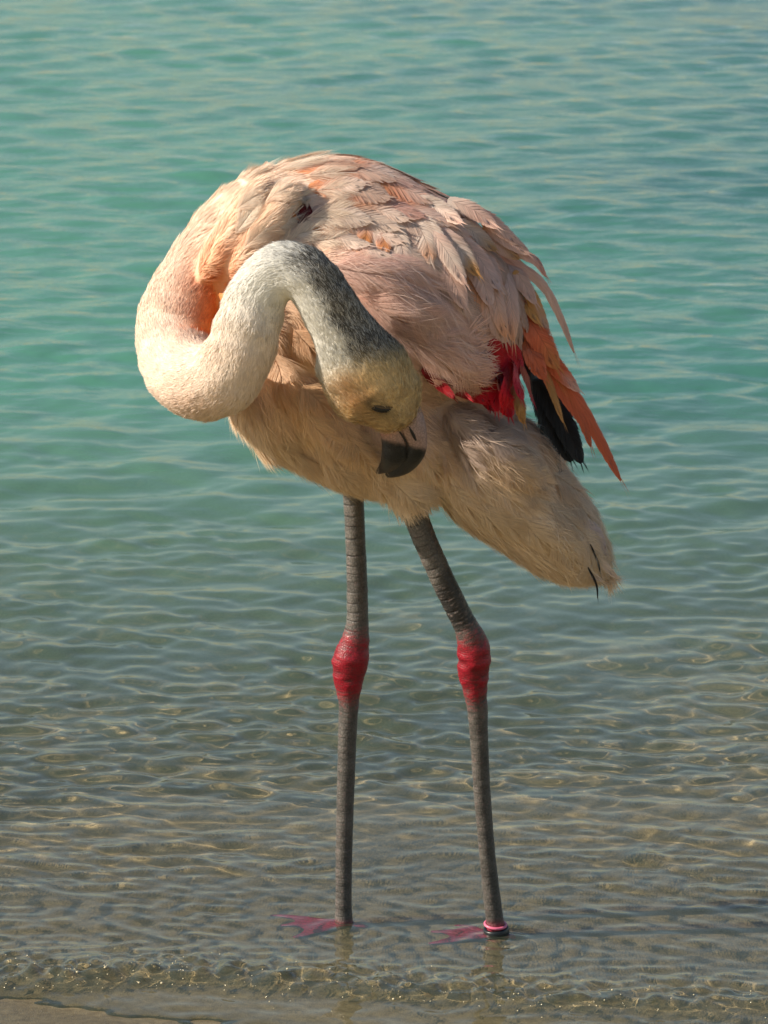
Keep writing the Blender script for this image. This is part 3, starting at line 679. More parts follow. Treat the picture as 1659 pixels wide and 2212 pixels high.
def add_fringe(V, Cc, nu, n, length, seed, frac=0.35):
    r = np.random.default_rng(seed); G = V.reshape(n, nu, 3); Cg = Cc.reshape(n, nu, 3)
    tan = np.gradient(G, axis=0); tan /= np.linalg.norm(tan, axis=2)[:, :, None] + 1e-9
    for e, inn in ((0, 1), (nu - 1, nu - 2)):
        for k in range(4):
            t = r.uniform(frac, 1.0, 9) * (n - 1.001); i = t.astype(int); f = (t - i)[:, None]
            p = G[i, e] * (1 - f) + G[i + 1, e] * f; q = G[i, inn] * (1 - f) + G[i + 1, inn] * f
            o = p - q; o /= np.linalg.norm(o, axis=1)[:, None] + 1e-9
            d = tan[i, e] + o * 0.55; d /= np.linalg.norm(d, axis=1)[:, None]
            nn_ = np.cross(tan[i, e], o); nn_ *= np.sign(-nn_[:, 1:2] + 1e-6); nn_ /= np.linalg.norm(nn_, axis=1)[:, None] + 1e-9
            fringe.append((q * 0.7 + p * 0.3, nn_, d, np.full(9, length), Cg[i, e]))
PINK = np.array([0.80, 0.53, 0.42]); PALE = np.array([0.88, 0.70, 0.57]); ROSE = np.array([0.74, 0.38, 0.30]); ORANGE = np.array([0.80, 0.32, 0.10])
OCHRE = np.array([0.52, 0.27, 0.09]); SALMON = np.array([0.72, 0.165, 0.065]); CRIMSON = np.array([0.50, 0.004, 0.014]); BLACK = np.array([0.012, 0.011, 0.011]); CREAM = np.array([0.88, 0.76, 0.62])
def ramp(stops, n):
    t = np.linspace(0, 1, n); xs_ = [s[0] for s in stops]; cs_ = np.array([s[1] for s in stops]); return np.stack([np.interp(t, xs_, cs_[:, k]) for k in range(3)], 1)
far_side = []                                             # the wing turned away from the camera
def surf_group(name, specs, mat=None, mirror=True, fringe_len=0.010, vault=0.07, sharp=0.5, k=0.75, ragged=0.04, soft=False, count=170):
    """specs: (px, py, length, width, colour stops, angle, tip lift); all in picture units"""
    global sid
    pts = np.array([s_[:2] for s_ in specs], float); P, ok = hit_many(pts)
    specs = [s_ for s_, o in zip(specs, ok) if o]; pts = pts[ok]; P = P[ok]
    fl = flow_px(pts); a = np.radians([s_[5] for s_ in specs])
    fl = np.stack([fl[:, 0] * np.cos(a) - fl[:, 1] * np.sin(a), fl[:, 0] * np.sin(a) + fl[:, 1] * np.cos(a)], 1)
    D = np.stack([fl[:, 0], np.zeros(len(P)), -fl[:, 1]], 1); nv = tn_many(P); D -= (D * nv).sum(1)[:, None] * nv; D /= np.linalg.norm(D, axis=1)[:, None] + 1e-9
    paths, nrs = walk_many(P, D, [s_[2] * U for s_ in specs], h1=np.array([s_[6] for s_ in specs]))
    n = paths.shape[1]; v = np.linspace(0, 1, n)
    for path, nr, s_ in zip(paths, nrs, specs):
        st_ = np.linalg.norm(np.diff(path, axis=0), axis=1)
        dr_ = np.diff(path, axis=0) / st_[:, None]
        if st_.max() > 1.8 * np.median(st_) or (dr_[1:] * dr_[:-1]).sum(1).min() < 0.6 or (nr[1:] * nr[:-1]).sum(1).min() < 0.7 or np.linalg.norm(path[-1] - path[0]) < 0.6 * st_.sum(): continue                    # the shaft would jump a fold
        sid += 1
        wds = s_[3] * U * prof(v, sharp, k); cs = ramp(s_[4], n)
        vane = feather_mesh(path, nr, np.full(n, 0.0011), cs, 0.5, 0.0, sid, 0.0, 3) if soft else feather_mesh(path, nr, wds * 0.86, cs, 0.5, vault, sid, ragged)
        ob, dat = add_plume(name, vane, barb_mesh(path, nr, wds, cs, count, sid, 0.5, vault, 1.0 if soft else 0.12, 0.00055 if soft else 0.0009), mat or MAT_FEATHER)
        if mirror: V, Q, T, C, uv = dat; far_side.append((V * np.array([1, -1, 1]), Q[:, ::-1], T[:, ::-1], C, uv))
def free_feather(name, pts, Wd, stops, seed, d_tip, off=0.008, mat=None, sharp=0.45, k=0.7, roll=0.0, asym=0.5, vault=0.08, ragged=0.08, n=16, d_base=None, fr=0.008, count=220):
    Q2 = catmull(pts, 8); seg = np.r_[0, np.cumsum(np.linalg.norm(np.diff(Q2, axis=0), axis=1))]; s = np.linspace(0, seg[-1], n)
    Q2 = np.stack([np.interp(s, seg, Q2[:, c_]) for c_ in range(2)], 1); v = np.linspace(0, 1, n)
    P, ok = hit_many(Q2); dd = np.where(ok, -P[:, 1], np.nan)
    if d_base is not None: dd = d_base + (d_tip - d_base) * v
    else:
        hang = np.where(ok)[0]; last = hang[-1] if len(hang) else 0
        if not len(hang): dd[:] = 0.03
        # lie on the plumage, then hang free from where the trunk falls away
        start = dd[0] if ok[0] else (dd[hang[0]] if len(hang) else 0.03)
        lin = start + (d_tip - start) * v ** 1.1
        dd = np.where(np.isnan(dd), lin, dd); dd = np.maximum(dd, lin - 0.02)
        dd = dd + off * (0.25 + 0.75 * v)
        for _ in range(4): dd[1:-1] = 0.25 * dd[:-2] + 0.5 * dd[1:-1] + 0.25 * dd[2:]
    P = np.array([W(x, y, d_) for (x, y), d_ in zip(Q2, dd)])
    tan = np.gradient(P, axis=0); tan /= np.linalg.norm(tan, axis=1)[:, None]
    nb = np.array([0.12, -1.0, 0.12]); nb /= np.linalg.norm(nb); nt_ = tn_many(P, 0.012); nb = nb * 0.55 + nt_ * 0.45
    nb -= (nb * tan).sum(1)[:, None] * tan; nb /= np.linalg.norm(nb, axis=1)[:, None]
    sd_ = np.cross(nb, tan); nr = nb * math.cos(R(roll)) + sd_ * math.sin(R(roll))
    wds = Wd * U * prof(v, sharp, k); cs = ramp(stops, n)
    vane = feather_mesh(P, nr, wds * 0.9, cs, asym, vault, seed, ragged)
    return add_plume(name, vane, barb_mesh(P, nr, wds, cs, count, seed, asym, vault, 0.15, 0.0010), mat or MAT_QUILL)[0]

def poisson(poly_fn, box, spacing, seed, jitter_try=6000):
    r = np.random.default_rng(seed); pts = []
    for _ in range(jitter_try):
        x = r.uniform(box[0], box[2]); y = r.uniform(box[1], box[3])
        if not poly_fn(x, y): continue
        if all((x - a) ** 2 + (y - b) ** 2 > spacing * spacing for a, b in pts): pts.append((x, y))
    return pts
def inpoly(poly):
    def f(x, y):
        c = False; j = len(poly) - 1
        for i in range(len(poly)):
            (xi, yi), (xj, yj) = poly[i], poly[j]
            if (yi > y) != (yj > y) and x < (xj - xi) * (y - yi) / (yj - yi) + xi: c = not c
            j = i
        return c
    return f
fr_ = random.Random(5)
sid = 0
# soft shoulder plumes
sp = []
for x, y in poisson(inpoly([(470, 440), (560, 352), (640, 350), (690, 440), (660, 540), (560, 560), (500, 560)]), (440, 330, 700, 570), 36, 101):
    b = fr_.random(); sp.append((x, y, fr_.uniform(90, 130), fr_.uniform(70, 95), [(0, ORANGE * .3 + PALE * .7), (.35, CREAM * (1 - .18 * b) + ORANGE * .18 * b), (1, CREAM)], fr_.uniform(-12, 12), 0.005))
surf_group('contour_feather', sp, soft=True, count=300)
# mantle along the back
sp = []
for x, y in poisson(inpoly([(560, 345), (640, 334), (740, 340), (880, 388), (1000, 440), (1060, 500), (960, 520), (800, 430), (640, 420)]), (540, 330, 1070, 540), 35, 102):
    b = fr_.random(); e_ = (x - 560) / 500
    tipc = PALE * (1 - e_) + PINK * e_; q_ = fr_.choice([0, 0, .25, .5, .7]); base_ = fr_.uniform(.84, 1.12); tipc = base_ * (tipc * (1 - q_) + (ROSE if b > .5 else ORANGE * .5 + PINK * .5) * q_) * fr_.uniform(.85, 1.05)
    sp.append((x, y, fr_.uniform(115, 175), fr_.uniform(64, 96), [(0, ORANGE * .8 + ROSE * .2), (.35, ORANGE * .45 + ROSE * .3 + PINK * .25), (.6, tipc), (1, tipc * 1.05)], fr_.uniform(-10, 10), fr_.uniform(.004, .008)))
surf_group('mantle_feather', sp)
# scapulars falling down the wing
sp = []
for x, y in poisson(inpoly([(660, 425), (800, 425), (960, 500), (1070, 520), (1090, 620), (980, 640), (860, 545), (740, 520), (660, 500)]), (640, 420, 1100, 650), 33, 103):
    b = fr_.random(); e_ = min(1, max(0, (x - 680) / 350))
    tipc = PALE * (1 - e_) * .95 + PINK * .92 * e_; base = ORANGE if b < .6 else PINK * .8
    tipc = tipc * fr_.uniform(.82, 1.12); sp.append((x, y, fr_.uniform(110, 150) + 60 * e_, fr_.uniform(60, 84), [(0, base), (.38, base * .5 + tipc * .5), (.6, tipc), (1, tipc)], fr_.uniform(-13, 13) + 6, fr_.uniform(.004, .009)))
surf_group('scapular_feather', sp, vault=0.09)
# soft drape of the flank
sp = []
for x, y in poisson(inpoly([(680, 560), (800, 545), (890, 590), (950, 680), (965, 735), (900, 740), (760, 660)]), (670, 540, 1000, 760), 42, 104):
    b = fr_.random(); tipc = np.array([0.83, 0.59, 0.49]) * (0.9 + .2 * b)
    sp.append((x, y, fr_.uniform(150, 200), fr_.uniform(100, 140), [(0, ROSE * .4 + PINK * .6), (.5, tipc), (1, tipc)], fr_.uniform(-16, 16) - 4, fr_.uniform(.008, .014)))
surf_group('flank_feather', sp, vault=0.12, k=0.8, soft=True, count=520)
# layered soft plumes of breast, belly, thigh and rump
sp = []
for poly, box, gap, seed_ in (([(520, 830), (600, 700), (690, 700), (800, 880), (930, 930), (900, 1050), (780, 1020), (640, 970), (540, 930)], (510, 690, 940, 1060), 50, 105),
                              ([(930, 880), (1040, 880), (1150, 960), (1250, 1090), (1290, 1180), (1240, 1200), (1080, 1120), (980, 1060), (920, 980)], (910, 870, 1300, 1210), 48, 106)):
    pp = poisson(inpoly(poly), box, gap, seed_); P_, ok_ = hit_many(pp); cc = plume_col(P_, tn_many(P_))
    for (x, y), c_ in zip(pp, cc):
        c_ = c_ * fr_.uniform(.9, 1.06); sp.append((x, y, fr_.uniform(95, 140), fr_.uniform(90, 130), [(0, c_), (.5, c_), (1, c_ * 1.04)], fr_.uniform(-18, 18), fr_.uniform(.008, .013)))
surf_group('down_feather', sp, vault=0.12, k=0.85, mirror=False, soft=True, count=360)
# dark red hollow behind the shoulder
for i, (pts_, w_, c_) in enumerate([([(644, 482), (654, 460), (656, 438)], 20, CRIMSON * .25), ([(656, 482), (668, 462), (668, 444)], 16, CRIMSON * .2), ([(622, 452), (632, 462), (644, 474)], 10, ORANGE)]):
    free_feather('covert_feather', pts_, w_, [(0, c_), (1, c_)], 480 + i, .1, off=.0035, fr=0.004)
print('procedural feathers', sid)

# long feathers told apart at the edge of the wing (picture positions of shaft)
Z2 = lambda pts: [(680 + x * .3587, 340 + y * .3587) for x, y in pts]
Z5 = lambda pts: [(892.5 + x * .2818, 637.5 + y * .2818) for x, y in pts]
pk = lambda a=1.0: [(0, ORANGE * .7), (.25, PINK * a * .9), (1, PINK * a)]
GREY = np.array([0.60, 0.46, 0.44])
far = 0
LONG = [  # name, path, width, colour stops, tip depth, roll
 # black and crimson lie deepest
 ('flight_feather', Z5([(900, 560), (1010, 900), (1120, 1318)]), 82, [(0, BLACK), (1, BLACK)], .000, 20, .006),
 ('flight_feather', Z5([(930, 640), (1080, 930), (1215, 1272)]), 86, [(0, BLACK), (1, BLACK)], .002, 10, .010),
 ('flight_feather', Z5([(950, 650), (1140, 930), (1294, 1284)]), 72, [(0, BLACK), (1, BLACK)], .004, 0, .014),
 ('flight_feather', Z5([(820, 260), (860, 480), (915, 760)]), 16, [(0, BLACK * 2), (1, BLACK * 2)], .050, 0, .016),
 ('covert_feather', Z5([(640, 620), (560, 720), (600, 885)]), 44, [(0, CRIMSON), (1, CRIMSON * 1.1)], .090, 0, .006),
 ('covert_feather', Z5([(640, 560), (690, 720), (740, 935)]), 40, [(0, CRIMSON), (1, CRIMSON * 1.1)], .085, 0, .010),
 ('covert_feather', Z5([(720, 620), (800, 780), (850, 985)]), 26, [(0, CRIMSON), (.6, OCHRE), (1, OCHRE * 1.1)], .070, 0, .006),
 ('covert_feather', Z5([(620, 330), (640, 600), (640, 890)]), 38, [(0, CRIMSON * .7), (.5, CRIMSON * 1.2), (1, CRIMSON)], .095, 0, .014),
 ('covert_feather', Z5([(700, 360), (730, 600), (700, 870)]), 36, [(0, CRIMSON * .8), (.6, CRIMSON * 1.3), (1, CRIMSON)], .095, 0, .018),
 ('covert_feather', Z5([(760, 380), (800, 600), (830, 800)]), 34, [(0, CRIMSON * .8), (1, CRIMSON * 1.3)], .085, 0, .020),
 ('covert_feather', Z5([(830, 440), (870, 640), (925, 835)]), 26, [(0, CRIMSON), (.5, SALMON * .8), (1, CRIMSON * 1.2)], .070, 0, .022),
 ('covert_feather', Z5([(480, 560), (540, 700), (580, 840)]), 40, [(0, CRIMSON), (1, CRIMSON)], .095, 0, .006),
 ('covert_feather', Z5([(380, 640), (480, 740), (570, 800)]), 38, [(0, CRIMSON * .7), (1, CRIMSON)], .100, 0, .005),
 ('covert_feather', Z5([(230, 640), (340, 730), (450, 800)]), 34, [(0, CRIMSON * .5), (1, CRIMSON * .8)], .110, 0, .005),
 ('covert_feather', Z5([(70, 560), (190, 670), (320, 790)]), 34, [(0, CRIMSON * .4), (1, CRIMSON * .7)], .115, 0, .005),
 ('covert_feather', Z5([(600, 560), (640, 640), (660, 730)]), 18, [(0, OCHRE), (.6, SALMON * .8), (1, CRIMSON)], .105, 0, .022),
 ('covert_feather', Z5([(640, 440), (680, 600), (700, 800)]), 46, [(0, CRIMSON), (1, CRIMSON * 1.1)], .112, 0, .030),
 # salmon quills sweeping to the lower right
 ('flight_feather', Z5([(800, 60), (960, 300), (1110, 560)]), 70, [(0, SALMON * .8), (.6, SALMON), (1, ORANGE * .8)], .035, 0, .012),
 ('flight_feather', Z5([(800, 160), (900, 420), (1010, 640)]), 64, [(0, OCHRE), (.5, SALMON * .85), (1, SALMON)], .045, 5, .018),
 ('flight_feather', Z5([(940, 340), (1110, 560), (1270, 735)]), 46, [(0, SALMON), (.6, SALMON), (1, PINK)], .022, 0, .012),
 ('flight_feather', Z5([(900, 380), (1030, 640), (1150, 975)]), 24, [(0, SALMON), (.6, OCHRE * 1.1), (1, OCHRE * 1.3)], .028, 0, .022),
 ('flight_feather', Z5([(1000, 500), (1220, 740), (1400, 1050), (1500, 1240), (1592, 1420)]), 40, [(0, OCHRE), (.3, SALMON), (1, SALMON * .9)], .000, 0, .014),
 ('flight_feather', Z5([(1010, 540), (1180, 780), (1300, 960), (1362, 1160)]), 38, [(0, SALMON), (.5, SALMON), (1, SALMON * .8)], .010, 0, .018),
 # ochre ragged feathers
 ('flight_feather', Z2([(1200, 680), (1310, 840), (1410, 1055)]), 40, [(0, OCHRE), (.5, OCHRE * 1.3), (1, PINK * .8)], .020, 0, .010),
 ('flight_feather', Z2([(1180, 720), (1270, 860), (1350, 1000)]), 40, [(0, OCHRE * .8), (1, OCHRE * 1.4)], .030, 0, .014),
 # outer pink quills
 ('flight_feather', Z2([(1060, 540), (1350, 740), (1480, 960), (1562, 1176)]), 30, [(0, ROSE), (.4, PINK), (1, PINK * .95)], .000, 0, .012),
 ('flight_feather', Z2([(1040, 440), (1230, 570), (1330, 620), (1393, 718)]), 32, [(0, PINK), (.5, PINK), (1, ROSE)], .012, 0, .012),
 ('tertial_feather', Z2([(1010, 380), (1150, 480), (1290, 580)]), 38, pk(), .030, 0, .012),
 ('tertial_feather', Z2([(960, 300), (1110, 420), (1230, 520)]), 36, [(0, ROSE), (.5, PINK), (1, PINK)], .020, 0, .010),
 ('tertial_feather', Z2([(1080, 560), (1220, 700), (1330, 880)]), 42, pk(.95), .030, 0, .016),
 ('tertial_feather', Z2([(1130, 600), (1180, 850), (1195, 1105)]), 40, [(0, PINK * .9), (.6, PINK), (1, ORANGE * .5 + PINK * .5)], .070, 0, .022),
 ('tertial_feather', Z2([(1050, 640), (1090, 860), (1150, 1080)]), 38, [(0, PINK * .9), (.6, PINK * .95), (1, ORANGE * .6 + PINK * .4)], .085, 0, .020),
 ('tertial_feather', Z2([(980, 520), (1050, 640), (1115, 800)]), 42, pk(), .085, 8, .018),
 ('tertial_feather', Z2([(900, 560), (1000, 720), (1060, 890)]), 46, pk(.95), .090, 8, .018),
 ('tertial_feather', Z2([(880, 470), (1000, 620), (1110, 790)]), 40, [(0, PINK), (.55, PINK), (1, GREY)], .085, 0, .024),
 ('tertial_feather', Z2([(760, 420), (880, 560), (985, 712)]), 38, [(0, PINK * .95), (.6, PALE * .8), (.85, OCHRE * 1.3), (1, OCHRE)], .095, 0, .024),
 ('tertial_feather', Z2([(690, 420), (810, 590), (905, 765)]), 38, [(0, PINK), (.6, PALE * .85), (1, PINK * .9)], .105, 0, .024),
 ('tertial_feather', Z2([(700, 520), (820, 720), (910, 910)]), 44, pk(.92), .100, 0, .018),
 ('tertial_feather', Z2([(560, 330), (660, 480), (700, 640)]), 46, [(0, PALE), (.6, PALE * .9), (.85, ORANGE * .6 + PALE * .3), (1, PALE * .8)], .110, 0, .009),
 ('tertial_feather', Z2([(590, 320), (700, 430), (800, 590)]), 36, [(0, PALE), (.6, PALE * .92), (1, PINK)], .108, 0, .012),
 ('tertial_feather', Z2([(430, 350), (500, 480), (560, 655)]), 40, [(0, PALE * .95), (.6, PALE * .85), (1, PINK * .85)], .112, 0, .008),
 ('tertial_feather', Z2([(370, 320), (410, 440), (420, 595)]), 38, [(0, PALE * .9), (.55, PINK), (.8, ORANGE), (1, PINK)], .114, 0, .008),
 ('tertial_feather', Z2([(290, 290), (310, 420), (300, 545)]), 40, [(0, PALE * .95), (.5, PINK), (.8, ORANGE), (1, ORANGE * .8 + PINK * .2)], .116, 0, .007),
 ('tertial_feather', Z2([(600, 250), (740, 300), (880, 395)]), 42, [(0, PALE), (.5, PALE * .92), (1, PINK)], .080, 0, .016),
 ('tertial_feather', Z2([(800, 250), (960, 320), (1100, 425)]), 38, [(0, PALE * .95), (.5, PINK), (1, PINK * .95)], .055, 0, .014),
 ('tertial_feather', Z2([(820, 380), (960, 450), (1090, 560)]), 38, [(0, PINK), (.5, PALE * .85), (1, OCHRE)], .060, 0, .018),
 ('tertial_feather', Z2([(1010, 420), (1100, 520), (1230, 610)]), 34, [(0, OCHRE), (.5, PINK), (1, OCHRE)], .045, 0, .014),
]
for i, (nm, pts, w, stops, dt, roll, off) in enumerate(LONG):
    free_feather(nm, pts, w * (0.9 if i in (13, 14) else 1.55 if 4 <= i <= 15 else 1.25 if nm != 'flight_feather' else 1.0), stops, 500 + i, dt + (.018 if 4 <= i <= 15 else 0), off=off + (.016 if 4 <= i <= 15 else 0), roll=roll, fr=0.005, ragged=0.05)
# tail tips
for i, (pts, w, col) in enumerate([([(1240, 1150), (1282, 1200), (1336, 1250)], 26, PALE * .9), ([(1230, 1160), (1270, 1205), (1300, 1245)], 34, PALE * .85),
      ([(1275, 1175), (1290, 1210), (1297, 1240)], 5, BLACK), ([(1270, 1225), (1288, 1262), (1291, 1294)], 6, BLACK * 2), ([(1255, 1120), (1290, 1155), (1308, 1195)], 36, np.array([.55, .45, .45])),
      ([(1200, 1180), (1250, 1225), (1300, 1255)], 30, PALE * .85)]):
    free_feather('tail_feather', pts, w, [(0, col), (1, col)], 800 + i, .02 + .006 * (i % 3), d_base=.055, ragged=0.0)
if fringe:
    p_, n_, d_, l_, c_ = [np.concatenate([f[i] for f in fringe]) for i in range(5)]
    strand_obj('loose_barbs', [strands(p_, n_, d_, l_, np.full(len(p_), .0006), np.full(len(p_), .05), np.full(len(p_), .08), c_, 330, jit=0.2, roll=0.3, sink=0)])
if far_side:
    vs, qs, tr_, cs, us = [], [], [], [], []; o = 0
    for V, Q, T, C, uv in far_side: vs.append(V); qs.append(Q + o); tr_.append(T + o); cs.append(C); us.append(uv); o += len(V)
    me = np_mesh('far_wing_feathers', np.concatenate(vs), np.concatenate(qs), np.concatenate(tr_)); set_col(me, 'Col', np.clip(np.concatenate(cs), 0, 1)); set_vec(me, 'Fuv', np.concatenate(us))
    ob = child('far_wing_feathers', me, MAT_FEATHER); ob['kind'] = 'stuff'

# loose hair-like barbs on the flank and its fringe over the crimson
def px_strands(pts, dirs, L_, wd, col, seed, lift, rise, curl, jit=0.2):
    P, ok = hit_many(pts); P = P[ok]; a = np.radians(np.asarray(dirs)[ok]); Nn = tn_many(P)
    D = np.stack([np.cos(a), 0 * a, -np.sin(a)], 1); D -= (D * Nn).sum(1)[:, None] * Nn; D /= np.linalg.norm(D, axis=1)[:, None] + 1e-9
    k = len(P); P = P + Nn * lift
    return strands(P, Nn, D, np.full(k, L_), np.full(k, wd), np.full(k, rise), np.full(k, curl), np.tile(col, (k, 1)), seed, jit=jit, roll=0.3, sink=0)
rr_ = np.random.default_rng(77)
packs = []
pts = poisson(inpoly([(690, 560), (800, 545), (900, 600), (980, 690), (1010, 770), (940, 790), (880, 745), (760, 660)]), (680, 540, 1060, 830), 9, 201, 5000)
fl = flow_px(np.array(pts)); ang = np.degrees(np.arctan2(fl[:, 1], fl[:, 0])) + rr_.normal(0, 14, len(pts)) + 8 * np.sin(np.array(pts)[:, 0] / 30)
packs.append(px_strands(pts, ang, 0.026, 0.0005, np.array([.84, .62, .52]), 301, 0.010, 0.08, 0.10))
fx = np.linspace(0, 1, 200); edge = np.stack([np.interp(fx, [0, .3, .55, .8, 1], [930, 980, 1020, 1030, 1010]), np.interp(fx, [0, .3, .55, .8, 1], [800, 835, 815, 770, 700])], 1) + rr_.normal(0, 6, (200, 2))
packs.append(px_strands(edge, np.interp(fx, [0, .4, 1], [48, 30, -20]) + rr_.normal(0, 12, 200), 0.026, 0.0008, np.array([.76, .48, .38]), 302, 0.012, 0.06, 0.12))
strand_obj('flank_barbs', packs)

# ------------------------------------------------------------------ bill, eye
def loft(rings):
    n = len(rings); k = len(rings[0]); V = np.concatenate(rings)
    ii = np.arange(n - 1)[:, None] * k + np.arange(k)[None, :]; jj = np.arange(n - 1)[:, None] * k + (np.arange(k)[None, :] + 1) % k
    Q = np.stack([ii, jj, jj + k, ii + k], 2).reshape(-1, 4)
    V = np.vstack([V, rings[0].mean(0), rings[-1].mean(0)]); e_ = len(V)
    T = [(e_ - 2, (a + 1) % k, a) for a in range(k)] + [(e_ - 1, (n - 1) * k + a, (n - 1) * k + (a + 1) % k) for a in range(k)]
    return V, Q, np.array(T)
BT = -hit(812, 1020)[0][1] - 0.013; print('bill tip depth', BT)
def bill_part(name, ctl, seed):
    P = catmull([list(W(x, y, dd)) + [w * U, dp * U] for x, y, dd, w, dp in ctl], 8)
    tan = np.gradient(P[:, :3], axis=0); tan /= np.linalg.norm(tan, axis=1)[:, None]
    side = np.cross(tan, np.array([0, 1.0, 0])); side /= np.linalg.norm(side, axis=1)[:, None]; dep = np.cross(side, tan)
    th = np.arange(20) / 20 * 2 * math.pi
    rings = [P[i, :3] + side[i] * (np.cos(th) * P[i, 3])[:, None] + dep[i] * (np.sign(np.sin(th)) * np.abs(np.sin(th)) ** 0.85 * P[i, 4])[:, None] for i in range(len(P))]
    V, Q, T = loft(rings); xy = to_px(V)
    pinkc = np.array([0.36, 0.23, 0.19]); r = hash_noise(xy[:, 0] / 7, xy[:, 1] / 7, seed)
    c = pinkc * (0.75 + 0.5 * r[:, None])
    c = mixc(c, (0.42, 0.13, 0.09), 0.5 * gauss(xy, 826, 930, 14, 10)); c = mixc(c, (0.34, 0.26, 0.27), 0.6 * gauss(xy, 900, 925, 14, 26))
    bk = sstep(-6, 8, (xy[:, 1] - (948 + 0.22 * (xy[:, 0] - 825))) + 7 * (r - .5))
    c = mixc(c, (0.014, 0.014, 0.015), bk)
    me = np_mesh(name, V, Q, T); set_col(me, 'Col', c); set_flt(me, 'Skin', np.full(len(V), 1.1))
    return child(name, me, bpy.data.materials['flamingo body'])
UB = bill_part('upper_bill', [(872, 884, .177, 34, 30), (886, 912, .172, 31, 29), (896, 942, .165, 26, 27), (895, 972, .156, 24, 25), (874, 1000, .55 * .152 + .45 * (BT + .01), 22, 21), (845, 1016, .3 * .140 + .7 * BT + .004, 15, 15), (812, 1022, BT, 4, 5)], 61)
LB = bill_part('lower_bill', [(836, 898, .177, 30, 26), (846, 924, .173, 27, 27), (853, 950, .166, 28, 28), (853, 976, .157, 28, 26), (840, 1000, .5 * .152 + .5 * (BT + .008), 18, 19), (822, 1014, .3 * .140 + .7 * BT + .004, 8, 10), (810, 1019, BT, 3, 4)], 62)
# nostril slit
def slit(name, pts, w, par, col):
    rings = []
    P = catmull([list(W(x, y, dd)) for x, y, dd in pts], 6); n = len(P)
    tan = np.gradient(P, axis=0); tan /= np.linalg.norm(tan, axis=1)[:, None]; side = np.cross(tan, np.array([0, 1.0, 0])); side /= np.linalg.norm(side, axis=1)[:, None]
    th = np.arange(8) / 8 * 2 * math.pi
    for i in range(n):
        s_ = w * U * math.sin(math.pi * min(max(i / (n - 1), .04), .96)) ** .6
        rings.append(P[i] + side[i] * (np.cos(th) * s_)[:, None] + np.array([0, -1.0, 0]) * (np.sin(th) * s_ * .6)[:, None])
    V, Q, T = loft(rings); me = np_mesh(name, V, Q, T); set_col(me, 'Col', np.tile(col, (len(V), 1))); set_flt(me, 'Skin', np.full(len(V), 1.2))
    return child(name, me, bpy.data.materials['flamingo body'], par)
slit('nostril', [(884, 922, .1885), (893, 940, .1830), (904, 962, .1745)], 3.2, UB, (.02, .018, .018))
slit('bill_gape', [(846, 908, .1890), (862, 930, .1850), (880, 962, .1745), (872, 985, .163), (850, 1005, .149)], 2.2, LB, (.03, .022, .02))
# eye: dark ball behind half-closed lids
def ball(name, c, ax3, rad, col, skin, mat, par=None):
    bm = bmesh.new(); bmesh.ops.create_uvsphere(bm, u_segments=24, v_segments=14, radius=1)
    me = bpy.data.meshes.new(name); bm.to_mesh(me); bm.free()
    V = np.array([v.co for v in me.vertices]); V = c + V[:, :1] * ax3[0] * rad[0] + V[:, 1:2] * ax3[1] * rad[1] + V[:, 2:] * ax3[2] * rad[2]
    me.vertices.foreach_set('co', V.astype(np.float32).ravel()); me.polygons.foreach_set('use_smooth', np.ones(len(me.polygons), bool)); me.update()
    set_col(me, 'Col', np.tile(col, (len(V), 1))); set_flt(me, 'Skin', np.full(len(V), skin))
    return child(name, me, mat, par)
pe = head_hit(824, 884); ne = grad(body_d, pe[None, :], 0.004)[0]; ne /= np.linalg.norm(ne)
ex = W(845, 896, 0) - W(803, 873, 0); ex -= (ex @ ne) * ne; ex /= np.linalg.norm(ex); ey = np.cross(ne, ex)
fm = bpy.data.materials['flamingo body']; sgn = np.sign(ey[2])
EYE = ball('eye', pe - ne * 0.0024, (ex, ey, ne), (0.0125, 0.0046, 0.0060), (.010, .009, .008), 1.5, fm)
ball('eyelid', pe - ne * 0.0034 + ey * sgn * 0.0040, (ex, ey, ne), (0.0135, 0.0024, 0.0056), (.10, .07, .04), 0.3, fm, EYE)
ball('eyelid', pe - ne * 0.0036 - ey * sgn * 0.0040, (ex, ey, ne), (0.0125, 0.0020, 0.0052), (.30, .17, .07), 0.3, fm, EYE)

# ------------------------------------------------------------------ feet and leg band
def tube(ctl, k=10, flat=0.42):
    P = catmull(ctl, 6); tan = np.gradient(P[:, :3], axis=0); tan /= np.linalg.norm(tan, axis=1)[:, None] + 1e-9
    up = np.array([0, 0, 1.0]); side = np.cross(tan, up); side /= np.linalg.norm(side, axis=1)[:, None] + 1e-9; u2 = np.cross(side, tan)
    th = np.arange(k) / k * 2 * math.pi
    return loft([P[i, :3] + side[i] * (np.cos(th) * P[i, 3])[:, None] + u2[i] * (np.sin(th) * P[i, 3] * flat)[:, None] for i in range(len(P))])
m, nt, out = new_mat('wet foot skin'); pb = nt.nodes.new('ShaderNodeBsdfPrincipled'); nt.links.new(pb.outputs[0], out.inputs[0])
nz = nt.nodes.new('ShaderNodeTexNoise'); nz.inputs['Scale'].default_value = 260; geo = nt.nodes.new('ShaderNodeNewGeometry'); nt.links.new(geo.outputs['Position'], nz.inputs['Vector'])
cr = nt.nodes.new('ShaderNodeValToRGB'); nt.links.new(nz.outputs[0], cr.inputs[0]); cr.color_ramp.elements[0].position = .3; cr.color_ramp.elements[1].position = .7
cr.color_ramp.elements[0].color = (.20, .006, .03, 1); cr.color_ramp.elements[1].color = (.42, .02, .07, 1); nt.links.new(cr.outputs[0], pb.inputs['Base Color']); pb.inputs['Roughness'].default_value = .4
MAT_FOOT = m
